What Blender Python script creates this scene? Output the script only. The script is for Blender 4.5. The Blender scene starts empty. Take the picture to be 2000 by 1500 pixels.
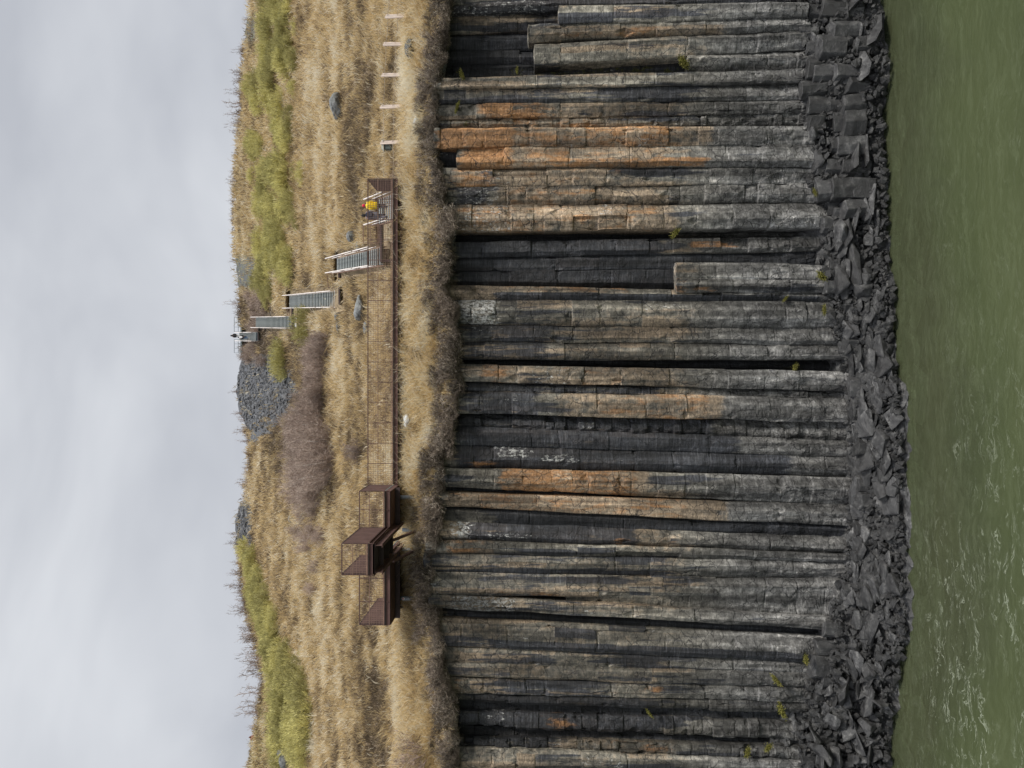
import bpy, bmesh, math, random
import numpy as np
from mathutils import Vector, Matrix

# ------------------------------------------------------------------ camera, sky, sun
sc = bpy.context.scene
COL = sc.collection
CZ = 19.6                       # camera height over the river
FP = 1500.0                     # focal length in photo pixels (photo 2000 wide)
PITCH = math.radians(1.5)
HOR = 1039.3                    # photo column of the horizon

cam_d = bpy.data.cameras.new("camera")
cam_d.sensor_fit = 'HORIZONTAL'; cam_d.sensor_width = 36.0
cam_d.lens = 36.0 * FP / 2000.0
cam_d.clip_start = 0.1; cam_d.clip_end = 3000.0
cam = bpy.data.objects.new("camera", cam_d); COL.objects.link(cam)
FWD = Vector((0, math.cos(PITCH), math.sin(PITCH)))
UP = Vector((0, -math.sin(PITCH), math.cos(PITCH)))
RT = Vector((1, 0, 0))
cam.matrix_world = Matrix(((-UP.x, RT.x, -FWD.x, 0), (-UP.y, RT.y, -FWD.y, 0),
                           (-UP.z, RT.z, -FWD.z, CZ), (0, 0, 0, 1)))
sc.camera = cam

SUN_EL, SUN_AZ = math.radians(46), math.radians(128)   # azimuth clockwise from +Y (north)
world = bpy.data.worlds.new("World"); sc.world = world; world.use_nodes = True
wt = world.node_tree; wt.nodes.clear()
def wn(t, **k):
    n = wt.nodes.new(t)
    for a, b in k.items(): setattr(n, a, b)
    return n
w_out = wn('ShaderNodeOutputWorld'); w_bg = wn('ShaderNodeBackground')
w_sky = wn('ShaderNodeTexSky', sky_type='NISHITA', sun_disc=False, sun_elevation=SUN_EL, sun_rotation=SUN_AZ)
w_tc = wn('ShaderNodeTexCoord')
w_map = wn('ShaderNodeMapping'); w_map.inputs['Scale'].default_value = (1.0, 1.0, 2.0)
w_map.inputs['Rotation'].default_value = (0.2, 0.15, 0.0)
w_n = wn('ShaderNodeTexNoise'); w_n.inputs['Scale'].default_value = 2.4; w_n.inputs['Detail'].default_value = 4.5
w_n.inputs['Roughness'].default_value = 0.5; w_n.inputs['Distortion'].default_value = 0.35
w_r = wn('ShaderNodeValToRGB')
w_r.color_ramp.elements[0].position = 0.34; w_r.color_ramp.elements[0].color = (0.445, 0.465, 0.51, 1)
w_r.color_ramp.elements[1].position = 0.68; w_r.color_ramp.elements[1].color = (0.64, 0.66, 0.695, 1)
w_sep = wn('ShaderNodeSeparateXYZ')
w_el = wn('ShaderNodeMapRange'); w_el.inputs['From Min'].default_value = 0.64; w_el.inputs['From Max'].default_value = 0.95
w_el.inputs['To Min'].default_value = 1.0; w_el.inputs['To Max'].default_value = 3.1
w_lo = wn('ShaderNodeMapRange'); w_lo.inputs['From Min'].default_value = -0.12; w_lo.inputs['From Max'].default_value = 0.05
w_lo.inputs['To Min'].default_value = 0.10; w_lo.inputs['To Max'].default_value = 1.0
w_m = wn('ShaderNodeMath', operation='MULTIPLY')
w_sc = wn('ShaderNodeVectorMath', operation='SCALE')
w_ns = wn('ShaderNodeVectorMath', operation='SCALE'); w_ns.inputs['Scale'].default_value = 0.07
w_mix = wn('ShaderNodeMix', data_type='RGBA'); w_mix.inputs['Factor'].default_value = 0.97
L = wt.links.new
L(w_tc.outputs['Generated'], w_map.inputs['Vector']); L(w_map.outputs['Vector'], w_n.inputs['Vector'])
L(w_n.outputs['Fac'], w_r.inputs['Fac'])
L(w_tc.outputs['Generated'], w_sep.inputs['Vector'])
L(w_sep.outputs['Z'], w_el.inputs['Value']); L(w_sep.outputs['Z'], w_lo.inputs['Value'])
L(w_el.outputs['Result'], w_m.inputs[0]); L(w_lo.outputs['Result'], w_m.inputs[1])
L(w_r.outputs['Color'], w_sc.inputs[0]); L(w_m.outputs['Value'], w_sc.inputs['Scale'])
L(w_sky.outputs['Color'], w_ns.inputs[0])
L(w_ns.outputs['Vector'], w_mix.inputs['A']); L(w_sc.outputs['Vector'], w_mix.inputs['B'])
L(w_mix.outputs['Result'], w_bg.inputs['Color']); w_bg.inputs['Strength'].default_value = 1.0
L(w_bg.outputs['Background'], w_out.inputs['Surface'])

sun_d = bpy.data.lights.new("sun", 'SUN'); sun_d.energy = 3.0; sun_d.angle = math.radians(12)
sun_d.color = (1.0, 0.95, 0.87)
sun = bpy.data.objects.new("sun", sun_d); COL.objects.link(sun)
sdir = Vector((math.sin(SUN_AZ) * math.cos(SUN_EL), math.cos(SUN_AZ) * math.cos(SUN_EL), math.sin(SUN_EL)))
sun.rotation_euler = (-sdir).to_track_quat('-Z', 'Y').to_euler()
sun.location = (40, -60, 90)
sc.view_settings.view_transform = 'Standard'; sc.view_settings.look = 'None'
sc.view_settings.exposure = 0.22; sc.view_settings.gamma = 1.0
sc.render.film_transparent = False

# ------------------------------------------------------------------ small tools
rnd = random.Random(7)
rng = np.random.default_rng(11)

def P(px, py, Y):
    """point of the place seen at photo pixel (px,py) that lies Y metres away across the river"""
    a = (1000.0 - px) / FP; b = (750.0 - py) / FP
    d = FWD + UP * a + RT * b
    k = Y / d.y
    return Vector((d.x * k, Y, CZ + d.z * k))

def P_np(px, py, Y):
    a = (1000.0 - px) / FP; b = (750.0 - py) / FP
    dy = FWD.y + UP.y * a; dz = FWD.z + UP.z * a
    k = Y / dy
    return np.stack([b * k, Y + 0 * b, CZ + dz * k], -1)

def _h(ix, iy, iz, s):
    n = (ix.astype(np.int64) * 374761393 + iy.astype(np.int64) * 668265263 + iz.astype(np.int64) * 2147483647 + s * 974634777) & 0xFFFFFFFF
    n = ((n ^ (n >> 13)) * 1274126177) & 0xFFFFFFFF
    n = ((n ^ (n >> 16)) * 2246822519) & 0xFFFFFFFF
    return ((n ^ (n >> 15)) & 0xFFFFFF) / float(0xFFFFFF)

def vn(p, s=0):
    p = np.asarray(p, float); i = np.floor(p); f = p - i; f = f * f * (3 - 2 * f)
    i = i.astype(np.int64); r = 0
    for dx in (0, 1):
        for dy in (0, 1):
            for dz in (0, 1):
                w = (f[..., 0] if dx else 1 - f[..., 0]) * (f[..., 1] if dy else 1 - f[..., 1]) * (f[..., 2] if dz else 1 - f[..., 2])
                r = r + w * _h(i[..., 0] + dx, i[..., 1] + dy, i[..., 2] + dz, s)
    return r

def fbm(p, s=0, o=3):
    p = np.asarray(p, float); r = 0; a = 0.5; t = 0
    for k in range(o):
        r = r + a * vn(p * (2.03 ** k), s + k * 17); t += a; a *= 0.5
    return r / t

def sst(a, b, x):
    t = np.clip((x - a) / (b - a), 0, 1); return t * t * (3 - 2 * t)

def tag(o, label=None, cat=None, group=None, kind=None):
    if label: o['label'] = label
    if cat: o['category'] = cat
    if group: o['group'] = group
    if kind: o['kind'] = kind
    return o

def link(name, me, mats=(), parent=None, loc=None):
    o = bpy.data.objects.new(name, me); COL.objects.link(o)
    for m in mats:
        if me.materials.find(m.name) < 0: me.materials.append(m)
    if parent: o.parent = parent
    if loc is not None: o.location = loc
    return o

def empty(name, loc=(0, 0, 0)):
    o = bpy.data.objects.new(name, None); COL.objects.link(o); o.location = loc
    o.empty_display_size = 0.3
    return o

def copy_tree(o, parent=None):
    c = o.copy(); COL.objects.link(c); c.parent = parent
    for ch in [x for x in o.children]: copy_tree(ch, c)
    return c

def mesh_np(name, V, F, attrs=None, smooth=False, mat_idx=None):
    V = np.asarray(V, np.float32); F = np.asarray(F, np.int32); k = F.shape[1]
    me = bpy.data.meshes.new(name)
    me.vertices.add(len(V)); me.vertices.foreach_set('co', V.ravel())
    me.loops.add(F.size); me.loops.foreach_set('vertex_index', F.ravel())
    me.polygons.add(len(F))
    me.polygons.foreach_set('loop_start', np.arange(0, F.size, k, dtype=np.int32))
    me.polygons.foreach_set('loop_total', np.full(len(F), k, np.int32))
    if mat_idx is not None: me.polygons.foreach_set('material_index', np.asarray(mat_idx, np.int32))
    me.polygons.foreach_set('use_smooth', np.full(len(F), bool(smooth)))
    for n, a in (attrs or {}).items():
        at = me.attributes.new(n, 'FLOAT', 'POINT'); at.data.foreach_set('value', np.asarray(a, np.float32))
    me.update(calc_edges=True); me.validate()
    return me

class MB:
    """collects boxes, bars and tubes in one mesh"""
    def __init__(s): s.v = []; s.f = []; s.mi = []
    def add(s, vs, fs, mi=0):
        b = len(s.v); s.v += [tuple(x) for x in vs]; s.f += [tuple(b + i for i in f) for f in fs]; s.mi += [mi] * len(fs)
    def box(s, lo, hi, mi=0):
        x0, y0, z0 = lo; x1, y1, z1 = hi
        s.add([(x0, y0, z0), (x1, y0, z0), (x1, y1, z0), (x0, y1, z0), (x0, y0, z1), (x1, y0, z1), (x1, y1, z1), (x0, y1, z1)],
              [(0, 3, 2, 1), (4, 5, 6, 7), (0, 1, 5, 4), (1, 2, 6, 5), (2, 3, 7, 6), (3, 0, 4, 7)], mi)
    def bar(s, p, q, w, h=None, side=None, mi=0):
        p = Vector(p); q = Vector(q); d = (q - p).normalized(); h = h or w
        r = side if side else (Vector((0, 0, 1)) if abs(d.z) < 0.9 else Vector((0, 1, 0)))
        a = d.cross(r).normalized(); b = a.cross(d).normalized()
        vs = [c + a * (i * w / 2) + b * (j * h / 2) for c in (p, q) for i, j in ((-1, -1), (1, -1), (1, 1), (-1, 1))]
        s.add(vs, [(0, 3, 2, 1), (4, 5, 6, 7), (0, 1, 5, 4), (1, 2, 6, 5), (2, 3, 7, 6), (3, 0, 4, 7)], mi)
    def tube(s, pts, rs, n=8, mi=0, cap=True):
        pts = [Vector(p) for p in pts]; b0 = len(s.v); m = len(pts)
        for i, p in enumerate(pts):
            d = (pts[min(i + 1, m - 1)] - pts[max(i - 1, 0)]).normalized()
            r = Vector((0, 0, 1)) if abs(d.z) < 0.9 else Vector((0, 1, 0))
            a = d.cross(r).normalized(); c = a.cross(d)
            for k in range(n):
                t = 2 * math.pi * k / n
                s.v.append(tuple(p + (a * math.cos(t) + c * math.sin(t)) * rs[i]))
        for i in range(m - 1):
            for k in range(n):
                s.f.append((b0 + i * n + k, b0 + i * n + (k + 1) % n, b0 + (i + 1) * n + (k + 1) % n, b0 + (i + 1) * n + k)); s.mi.append(mi)
        if cap:
            s.f.append(tuple(b0 + k for k in range(n))[::-1]); s.mi.append(mi)
            s.f.append(tuple(b0 + (m - 1) * n + k for k in range(n))); s.mi.append(mi)
    def build(s, name, mats, parent=None, smooth=False, origin=None, loc=None):
        me = bpy.data.meshes.new(name)
        V = s.v
        if origin is not None:
            o = Vector(origin); V = [tuple(Vector(v) - o) for v in V]
        me.from_pydata(V, [], s.f)
        mats = mats if isinstance(mats, (list, tuple)) else [mats]
        for m in mats: me.materials.append(m)
        for p, i in zip(me.polygons, s.mi): p.material_index = i; p.use_smooth = smooth
        me.update()
        o = bpy.data.objects.new(name, me); COL.objects.link(o)
        if parent:
            o.parent = parent
            if origin is not None: o.location = Vector(origin) - parent.location if parent.location.length > 0 else Vector(origin)
        elif origin is not None: o.location = Vector(origin)
        if loc is not None: o.location = loc
        return o

# ------------------------------------------------------------------ materials
class NT:
    def __init__(s, name):
        s.m = bpy.data.materials.new(name); s.m.use_nodes = True; s.t = s.m.node_tree
        s.t.nodes.clear()
        s.out = s.t.nodes.new('ShaderNodeOutputMaterial'); s.b = s.t.nodes.new('ShaderNodeBsdfPrincipled')
        s.t.links.new(s.b.outputs[0], s.out.inputs['Surface'])
        s.pos = s.t.nodes.new('ShaderNodeNewGeometry').outputs['Position']
        s.obj = s.t.nodes.new('ShaderNodeTexCoord').outputs['Object']
    def N(s, t, **k):
        n = s.t.nodes.new(t)
        for a, b in k.items(): setattr(n, a, b)
        return n
    def L(s, a, b): s.t.links.new(a, b)
    def set(s, inp, v):
        if hasattr(v, 'is_linked') or isinstance(v, bpy.types.NodeSocket): s.L(v, inp)
        else: inp.default_value = v
    def noise(s, scale, vec=None, st=(1, 1, 1), detail=4, rough=0.55, dist=0.0, color=False):
        m = s.N('ShaderNodeMapping'); m.inputs['Scale'].default_value = st; s.L(vec or s.pos, m.inputs['Vector'])
        n = s.N('ShaderNodeTexNoise'); n.inputs['Scale'].default_value = scale; n.inputs['Detail'].default_value = detail
        n.inputs['Roughness'].default_value = rough; n.inputs['Distortion'].default_value = dist
        s.L(m.outputs[0], n.inputs['Vector']); return n.outputs['Color' if color else 'Fac']
    def attr(s, name):
        a = s.N('ShaderNodeAttribute'); a.attribute_name = name; return a.outputs['Fac']
    def oi(s): return s.N('ShaderNodeObjectInfo').outputs['Random']
    def math(s, op, a, b=0.0, c=None, clamp=False):
        n = s.N('ShaderNodeMath', operation=op, use_clamp=clamp); s.set(n.inputs[0], a); s.set(n.inputs[1], b)
        if c is not None: s.set(n.inputs[2], c)
        return n.outputs[0]
    def mr(s, v, a, b, c=0.0, d=1.0):
        n = s.N('ShaderNodeMapRange', interpolation_type='SMOOTHSTEP'); s.set(n.inputs['Value'], v)
        for k, x in (('From Min', a), ('From Max', b), ('To Min', c), ('To Max', d)): n.inputs[k].default_value = x
        return n.outputs[0]
    def ramp(s, v, stops):
        n = s.N('ShaderNodeValToRGB'); s.L(v, n.inputs[0]); e = n.color_ramp.elements
        while len(e) < len(stops): e.new(0.5)
        for x, (p, c) in zip(e, stops): x.position = p; x.color = (*c, 1)
        return n.outputs[0]
    def mix(s, f, a, b, blend='MIX'):
        n = s.N('ShaderNodeMix', data_type='RGBA', blend_type=blend); s.set(n.inputs['Factor'], f)
        for i, v in (('A', a), ('B', b)):
            if isinstance(v, tuple): n.inputs[i].default_value = (*v, 1)
            else: s.L(v, n.inputs[i])
        return n.outputs['Result']
    def fin(s, col, rough=0.85, bump=None, bs=0.3, bd=0.02, metal=0.0, spec=0.3):
        if isinstance(col, tuple): s.b.inputs['Base Color'].default_value = (*col, 1)
        else: s.L(col, s.b.inputs['Base Color'])
        s.set(s.b.inputs['Roughness'], rough); s.b.inputs['Metallic'].default_value = metal
        s.b.inputs['Specular IOR Level'].default_value = spec
        if bump is not None:
            n = s.N('ShaderNodeBump'); n.inputs['Strength'].default_value = bs; n.inputs['Distance'].default_value = bd
            s.L(bump, n.inputs['Height']); s.L(n.outputs[0], s.b.inputs['Normal'])
        return s.m

def flat_mat(name, c, rough=0.7, var=0.12, scale=6.0, metal=0.0, st=(1, 1, 1), spec=0.3):
    n = NT(name); f = n.noise(scale, n.obj, st)
    lo = tuple(x * (1 - var * 1.6) for x in c); hi = tuple(min(1, x * (1 + var * 1.6)) for x in c)
    return n.fin(n.ramp(f, [(0.3, lo), (0.7, hi)]), rough, f, 0.15, 0.01, metal, spec)

def mat_basalt(name, column=True):
    n = NT(name); P_ = n.pos
    big = n.noise(0.55, P_, (1, 1, 0.45), 4, 0.6)
    mid = n.noise(3.0, P_, (1, 1, 0.8), 5, 0.65)
    fine = n.noise(8.0, P_, (1.0, 1.0, 1.6), 4, 0.75)
    stri = n.noise(2.6, P_, (0.45, 0.45, 4.2), 5, 0.72)       # chisel marks across the column
    vert = n.noise(2.6, P_, (2.2, 2.2, 0.2), 5, 0.68)      # run-off streaks down the column
    tone = n.attr('tone')
    base = n.ramp(mid, [(0.27, (0.052, 0.049, 0.042)), (0.5, (0.142, 0.132, 0.110)), (0.72, (0.27, 0.252, 0.213))])
    lowc = n.ramp(mid, [(0.27, (0.042, 0.041, 0.041)), (0.5, (0.112, 0.110, 0.107)), (0.75, (0.25, 0.245, 0.236))])
    base = n.mix(n.attr('low'), base, lowc)
    tanc = n.ramp(n.noise(5.0, P_, (1, 1, 1), 4, 0.7), [(0.3, (0.14, 0.108, 0.078)), (0.6, (0.29, 0.22, 0.15)), (0.8, (0.38, 0.31, 0.235))])
    base = n.mix(n.math('MULTIPLY', n.mr(n.math('ADD', n.attr('tan'), n.math('SUBTRACT', mid, 0.5)), 0.38, 0.72), 0.85), base, tanc)
    base = n.mix(n.mr(n.math('MULTIPLY_ADD', big, 0.5, n.math('MULTIPLY', fine, 0.5)), 0.38, 0.66, 0.0, 0.55), base, n.mix(1.0, base, (1.5, 1.5, 1.5), 'MULTIPLY'))
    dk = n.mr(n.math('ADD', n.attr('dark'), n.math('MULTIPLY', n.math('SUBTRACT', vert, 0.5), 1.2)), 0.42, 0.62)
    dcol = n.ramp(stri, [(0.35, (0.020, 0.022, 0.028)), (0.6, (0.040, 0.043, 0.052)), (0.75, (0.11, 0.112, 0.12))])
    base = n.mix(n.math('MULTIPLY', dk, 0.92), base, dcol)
    pat = n.noise(2.4, P_, (1.2, 1.2, 0.38), 5, 0.68, 0.4)
    orf = n.mr(n.math('ADD', n.attr('orange'), n.math('MULTIPLY', n.math('SUBTRACT', pat, 0.5), 1.9)), 0.50, 0.98)
    ocol = n.ramp(n.noise(7.0, P_, (1, 1, 1), 4, 0.7), [(0.3, (0.15, 0.082, 0.040)), (0.5, (0.36, 0.175, 0.064)), (0.72, (0.48, 0.285, 0.16))])
    base = n.mix(n.math('MULTIPLY', orf, 0.85), base, ocol)
    wn_ = n.noise(4.5, P_, (1.6, 1.6, 0.8), 5, 0.7, 0.6)
    whf = n.mr(n.math('ADD', n.attr('white'), n.math('MULTIPLY', n.math('SUBTRACT', wn_, 0.5), 2.4)), 0.70, 0.95)
    base = n.mix(n.math('MULTIPLY', whf, 0.8), base, (0.52, 0.52, 0.50))
    mosc = n.ramp(n.noise(20, P_), [(0.3, (0.035, 0.04, 0.012)), (0.7, (0.12, 0.12, 0.03))])
    base = n.mix(n.mr(n.math('ADD', n.attr('moss'), n.math('MULTIPLY', n.math('SUBTRACT', mid, 0.5), 1.6)), 0.55, 0.8), base, mosc)
    # fine joints and hairline cracks of the rock
    vor = n.N('ShaderNodeTexVoronoi', feature='DISTANCE_TO_EDGE')
    mp = n.N('ShaderNodeMapping'); mp.inputs['Scale'].default_value = (0.8, 0.8, 0.95)
    wob = n.N('ShaderNodeVectorMath', operation='ADD'); wsc = n.N('ShaderNodeVectorMath', operation='SCALE')
    n.L(n.noise(3.0, P_, color=True), wsc.inputs[0]); wsc.inputs['Scale'].default_value = 0.25
    n.L(P_, wob.inputs[0]); n.L(wsc.outputs[0], wob.inputs[1])
    n.L(wob.outputs[0], mp.inputs['Vector']); n.L(mp.outputs[0], vor.inputs['Vector']); vor.inputs['Scale'].default_value = 1.5
    crk = n.mr(vor.outputs['Distance'], 0.0, 0.030)
    crm = n.math('MAXIMUM', crk, n.mr(big, 0.50, 0.64, 0.0, 1.0))
    base = n.mix(n.math('MULTIPLY', n.math('SUBTRACT', 1.0, crm), 0.82), base, (0.02, 0.02, 0.022))
    sm = n.math('MULTIPLY', n.mr(stri, 0.32, 0.70, 0.78, 1.16), n.mr(vert, 0.3, 0.7, 0.78, 1.22))
    sm = n.math('MULTIPLY', n.math('MULTIPLY', sm, n.mr(fine, 0.3, 0.7, 0.84, 1.16)), n.mr(n.noise(0.9, P_, (1, 1, 0.35), 4, 0.6), 0.33, 0.67, 0.66, 1.24))
    tn = n.N('ShaderNodeVectorMath', operation='SCALE'); n.L(base, tn.inputs[0]); n.L(n.math('MULTIPLY', tone, sm), tn.inputs['Scale'])
    h = n.math('ADD', n.math('MULTIPLY', mid, 0.6), n.math('ADD', n.math('MULTIPLY', fine, 0.3), n.math('ADD', n.math('MULTIPLY', stri, 0.5), n.math('MULTIPLY', crm, 0.35))))
    return n.fin(tn.outputs[0], 0.72, h, 0.75, 0.06, 0, 0.35)

M = {}
M['basalt'] = mat_basalt('basalt')

def mat_rubble():
    n = NT('rubble_rock'); r = n.oi()
    f = n.noise(2.2, n.obj, (1, 1, 1), 5, 0.65); g = n.noise(11, n.obj, (1, 1, 3.0), 4, 0.7)
    c = n.ramp(n.math('ADD', n.math('MULTIPLY', f, 0.7), n.math('MULTIPLY', g, 0.3)), [(0.34, (0.013, 0.013, 0.014)), (0.53, (0.050, 0.050, 0.051)), (0.74, (0.21, 0.208, 0.203))])
    t = n.N('ShaderNodeVectorMath', operation='SCALE'); n.L(c, t.inputs[0]); n.L(n.mr(r, 0, 1, 0.65, 1.35), t.inputs['Scale'])
    return n.fin(t.outputs[0], n.mr(f, 0.3, 0.7, 0.35, 0.7), n.math('ADD', f, n.math('MULTIPLY', g, 0.7)), 1.0, 0.08, 0, 0.5)
M['rubble'] = mat_rubble()

def mat_boulder():
    n = NT('grey_boulder'); f = n.noise(5, n.obj, (1, 1, 1), 5, 0.7); g = n.noise(1.2, n.obj)
    c = n.ramp(f, [(0.3, (0.07, 0.073, 0.075)), (0.5, (0.15, 0.155, 0.155)), (0.7, (0.27, 0.275, 0.27))])
    c = n.mix(n.mr(g, 0.5, 0.7, 0, 0.5), c, (0.16, 0.17, 0.15))
    t = n.N('ShaderNodeVectorMath', operation='SCALE'); n.L(c, t.inputs[0]); n.L(n.mr(n.oi(), 0, 1, 0.7, 1.2), t.inputs['Scale'])
    return n.fin(t.outputs[0], 0.85, f, 0.5, 0.05)
M['boulder'] = mat_boulder()
n = NT('pale_boulder'); f = n.noise(5, n.obj, (1, 1, 1), 5, 0.7)
M['scree'] = flat_mat('scree_stone', (0.115, 0.117, 0.122), 0.9, 0.3, 0.8)
M['pale'] = n.fin(n.ramp(f, [(0.3, (0.3, 0.31, 0.32)), (0.5, (0.48, 0.5, 0.5)), (0.7, (0.62, 0.63, 0.62))]), 0.85, f, 0.4, 0.04)

def mat_hill():
    n = NT('hill_ground'); P_ = n.pos
    a = n.noise(0.35, P_, (0.35, 1, 1.6), 4, 0.6); b = n.noise(2.2, P_, (0.5, 1, 1.4), 5, 0.7); c = n.noise(9, P_, (1, 1, 1), 4, 0.75)
    col = n.ramp(n.math('ADD', n.math('MULTIPLY', a, 0.45), n.math('MULTIPLY', b, 0.55)), [(0.30, (0.13, 0.10, 0.068)), (0.46, (0.26, 0.20, 0.13)), (0.60, (0.42, 0.33, 0.21)), (0.75, (0.52, 0.42, 0.27))])
    col = n.mix(n.mr(c, 0.42, 0.66, 0.0, 0.5), col, (0.12, 0.095, 0.065))
    br = n.ramp(b, [(0.3, (0.10, 0.078, 0.06)), (0.7, (0.25, 0.20, 0.15))])
    col = n.mix(n.attr('brown'), col, br)
    sc_ = n.ramp(n.noise(5, P_, (1, 1, 1), 5, 0.75), [(0.3, (0.045, 0.048, 0.055)), (0.55, (0.125, 0.13, 0.14)), (0.75, (0.25, 0.255, 0.26))])
    col = n.mix(n.mr(n.math('ADD', n.attr('scree'), n.math('MULTIPLY', n.math('SUBTRACT', b, 0.5), 0.9)), 0.4, 0.6), col, sc_)
    gr = n.ramp(b, [(0.3, (0.10, 0.11, 0.03)), (0.7, (0.24, 0.24, 0.08))])
    col = n.mix(n.mr(n.math('ADD', n.attr('green'), n.math('MULTIPLY', n.math('SUBTRACT', b, 0.5), 0.9)), 0.45, 0.8, 0, 0.7), col, gr)
    return n.fin(col, 0.95, n.math('ADD', b, c), 0.8, 0.15, 0, 0.1)
M['hill'] = mat_hill()

def mat_attr_ramp(name, stops, rough=0.9, trans=0.0, attr='col', objvar=0.0):
    n = NT(name); v = n.attr(attr); c = n.ramp(v, stops)
    if objvar:
        t = n.N('ShaderNodeVectorMath', operation='SCALE'); n.L(c, t.inputs[0]); n.L(n.mr(n.oi(), 0, 1, 1 - objvar, 1 + objvar), t.inputs['Scale']); c = t.outputs[0]
    n.fin(c, rough, spec=0.15)
    if trans:
        tr = n.N('ShaderNodeBsdfTranslucent'); n.L(c, tr.inputs['Color']); mx = n.N('ShaderNodeMixShader'); mx.inputs[0].default_value = trans
        n.L(n.b.outputs[0], mx.inputs[1]); n.L(tr.outputs[0], mx.inputs[2]); n.L(mx.outputs[0], n.out.inputs['Surface'])
    return n.m
M['grass'] = mat_attr_ramp('dry_grass', [(0.0, (0.13, 0.10, 0.068)), (0.22, (0.27, 0.208, 0.14)), (0.45, (0.50, 0.385, 0.215)), (0.7, (0.70, 0.545, 0.295)), (0.9, (0.78, 0.665, 0.43)), (1.0, (0.80, 0.75, 0.62))], 0.9, 0.34)
M['twig'] = mat_attr_ramp('scrub_twigs', [(0.0, (0.05, 0.04, 0.036)), (0.4, (0.175, 0.14, 0.112)), (0.7, (0.34, 0.285, 0.23)), (0.9, (0.48, 0.42, 0.345)), (1.0, (0.58, 0.53, 0.45))], 0.9, objvar=0.42)
M['birch_twig'] = mat_attr_ramp('birch_twigs', [(0.0, (0.17, 0.125, 0.105)), (0.5, (0.36, 0.28, 0.235)), (1.0, (0.55, 0.46, 0.39))], 0.9, objvar=0.2)
M['birch_bark'] = flat_mat('birch_bark', (0.42, 0.38, 0.34), 0.8, 0.3, 8)
M['willow'] = mat_attr_ramp('willow_leaves', [(0.0, (0.19, 0.172, 0.075)), (0.35, (0.38, 0.345, 0.135)), (0.65, (0.55, 0.51, 0.205)), (1.0, (0.70, 0.66, 0.34))], 0.8, 0.36, objvar=0.30)
M['stem'] = mat_attr_ramp('willow_stems', [(0.0, (0.09, 0.075, 0.05)), (1.0, (0.2, 0.17, 0.11))], 0.9)
M['moss'] = mat_attr_ramp('moss', [(0.0, (0.06, 0.065, 0.015)), (0.5, (0.17, 0.17, 0.035)), (1.0, (0.34, 0.30, 0.11))], 0.95, 0.1)
M['corten'] = flat_mat('weathered_steel', (0.105, 0.060, 0.052), 0.75, 0.14, 2.5, 0.0)
M['corten_dark'] = flat_mat('dark_steel', (0.060, 0.042, 0.042), 0.7, 0.12, 3.0)
M['rust_rail'] = flat_mat('rusty_rail', (0.22, 0.14, 0.105), 0.75, 0.15, 4.0)
M['galv'] = flat_mat('galvanised_steel', (0.24, 0.27, 0.295), 0.6, 0.18, 5.0, 0.0)
M['rail'] = flat_mat('pale_rail', (0.72, 0.66, 0.62), 0.5, 0.06, 5.0, 0.0)
M['grate'] = flat_mat('tread_grating', (0.15, 0.19, 0.20), 0.6, 0.12, 5.0, 0.1)
M['nosing'] = flat_mat('tread_nosing', (0.40, 0.43, 0.43), 0.6, 0.08, 5.0)
M['wood'] = flat_mat('weathered_post_wood', (0.70, 0.60, 0.54), 0.85, 0.14, 6.0, st=(1, 1, 0.2))
M['wire'] = flat_mat('fence_wire', (0.42, 0.36, 0.30), 0.7)

# ------------------------------------------------------------------ the land: where things stand
_DP = [440, 455, 470, 505, 540, 569, 600, 640, 661, 700, 740, 752, 770, 783, 787, 792, 800, 815, 830, 850, 870, 900]
_DY = [130, 122, 118, 106, 93, 86, 78, 68, 63.5, 57.6, 53.3, 52, 50.5, 49.4, 48.4, 47.2, 46.4, 45.5, 45.0, 44.5, 44.2, 43.9]
_SP = [-300, 0, 30, 60, 100, 150, 200, 250, 300, 330, 430, 530, 560, 600, 660, 690, 730, 760, 790, 820, 840, 865, 940, 965, 990, 1020, 1060, 1100, 1150, 1200, 1250, 1300, 1312, 1340, 1370, 1400, 1440, 1480, 1500, 1800]
_SY = [505, 491, 487, 481, 477, 474, 472, 468, 463, 461, 457, 461, 465, 470, 473, 474, 465, 462, 465, 474, 481, 487, 485, 480, 467, 461, 461, 470, 475, 484, 500, 512, 516, 514, 508, 503, 497, 491, 486, 480]
_EP = [-300, 0, 100, 200, 250, 330, 400, 450, 520, 560, 620, 780, 850, 900, 1000, 1100, 1200, 1300, 1400, 1450, 1500, 1800]
_EY = [872, 872, 866, 852, 846, 850, 864, 882, 872, 862, 888, 888, 880, 860, 854, 836, 850, 864, 888, 880, 888, 888]
def D_of(px): return np.interp(px, _DP, _DY)
def sky_of(py): return np.interp(py, _SP, _SY)
def edge_of(py): return np.interp(py, _EP, _EY)

def trench(px, py):
    """strips in which the stairs run"""
    r_ = 0 * px
    for (p0, y0, p1, y1, hw) in ((770, 497, 655, 521, 26), (672, 584, 562, 590, 23), (582, 629, 497, 629, 17), (508, 657, 466, 657, 14), (786, 402, 736, 416, 34), (756, 460, 738, 460, 60)):
        c = y0 + (y1 - y0) * np.clip((px - p0) / (p1 - p0), 0, 1)
        r_ = np.maximum(r_, sst(hw + 7, hw, np.abs(py - c)) * sst(p1 - 5, p1 + 3, px) * sst(p0 + 6, p0 - 2, px))
    return r_

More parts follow.
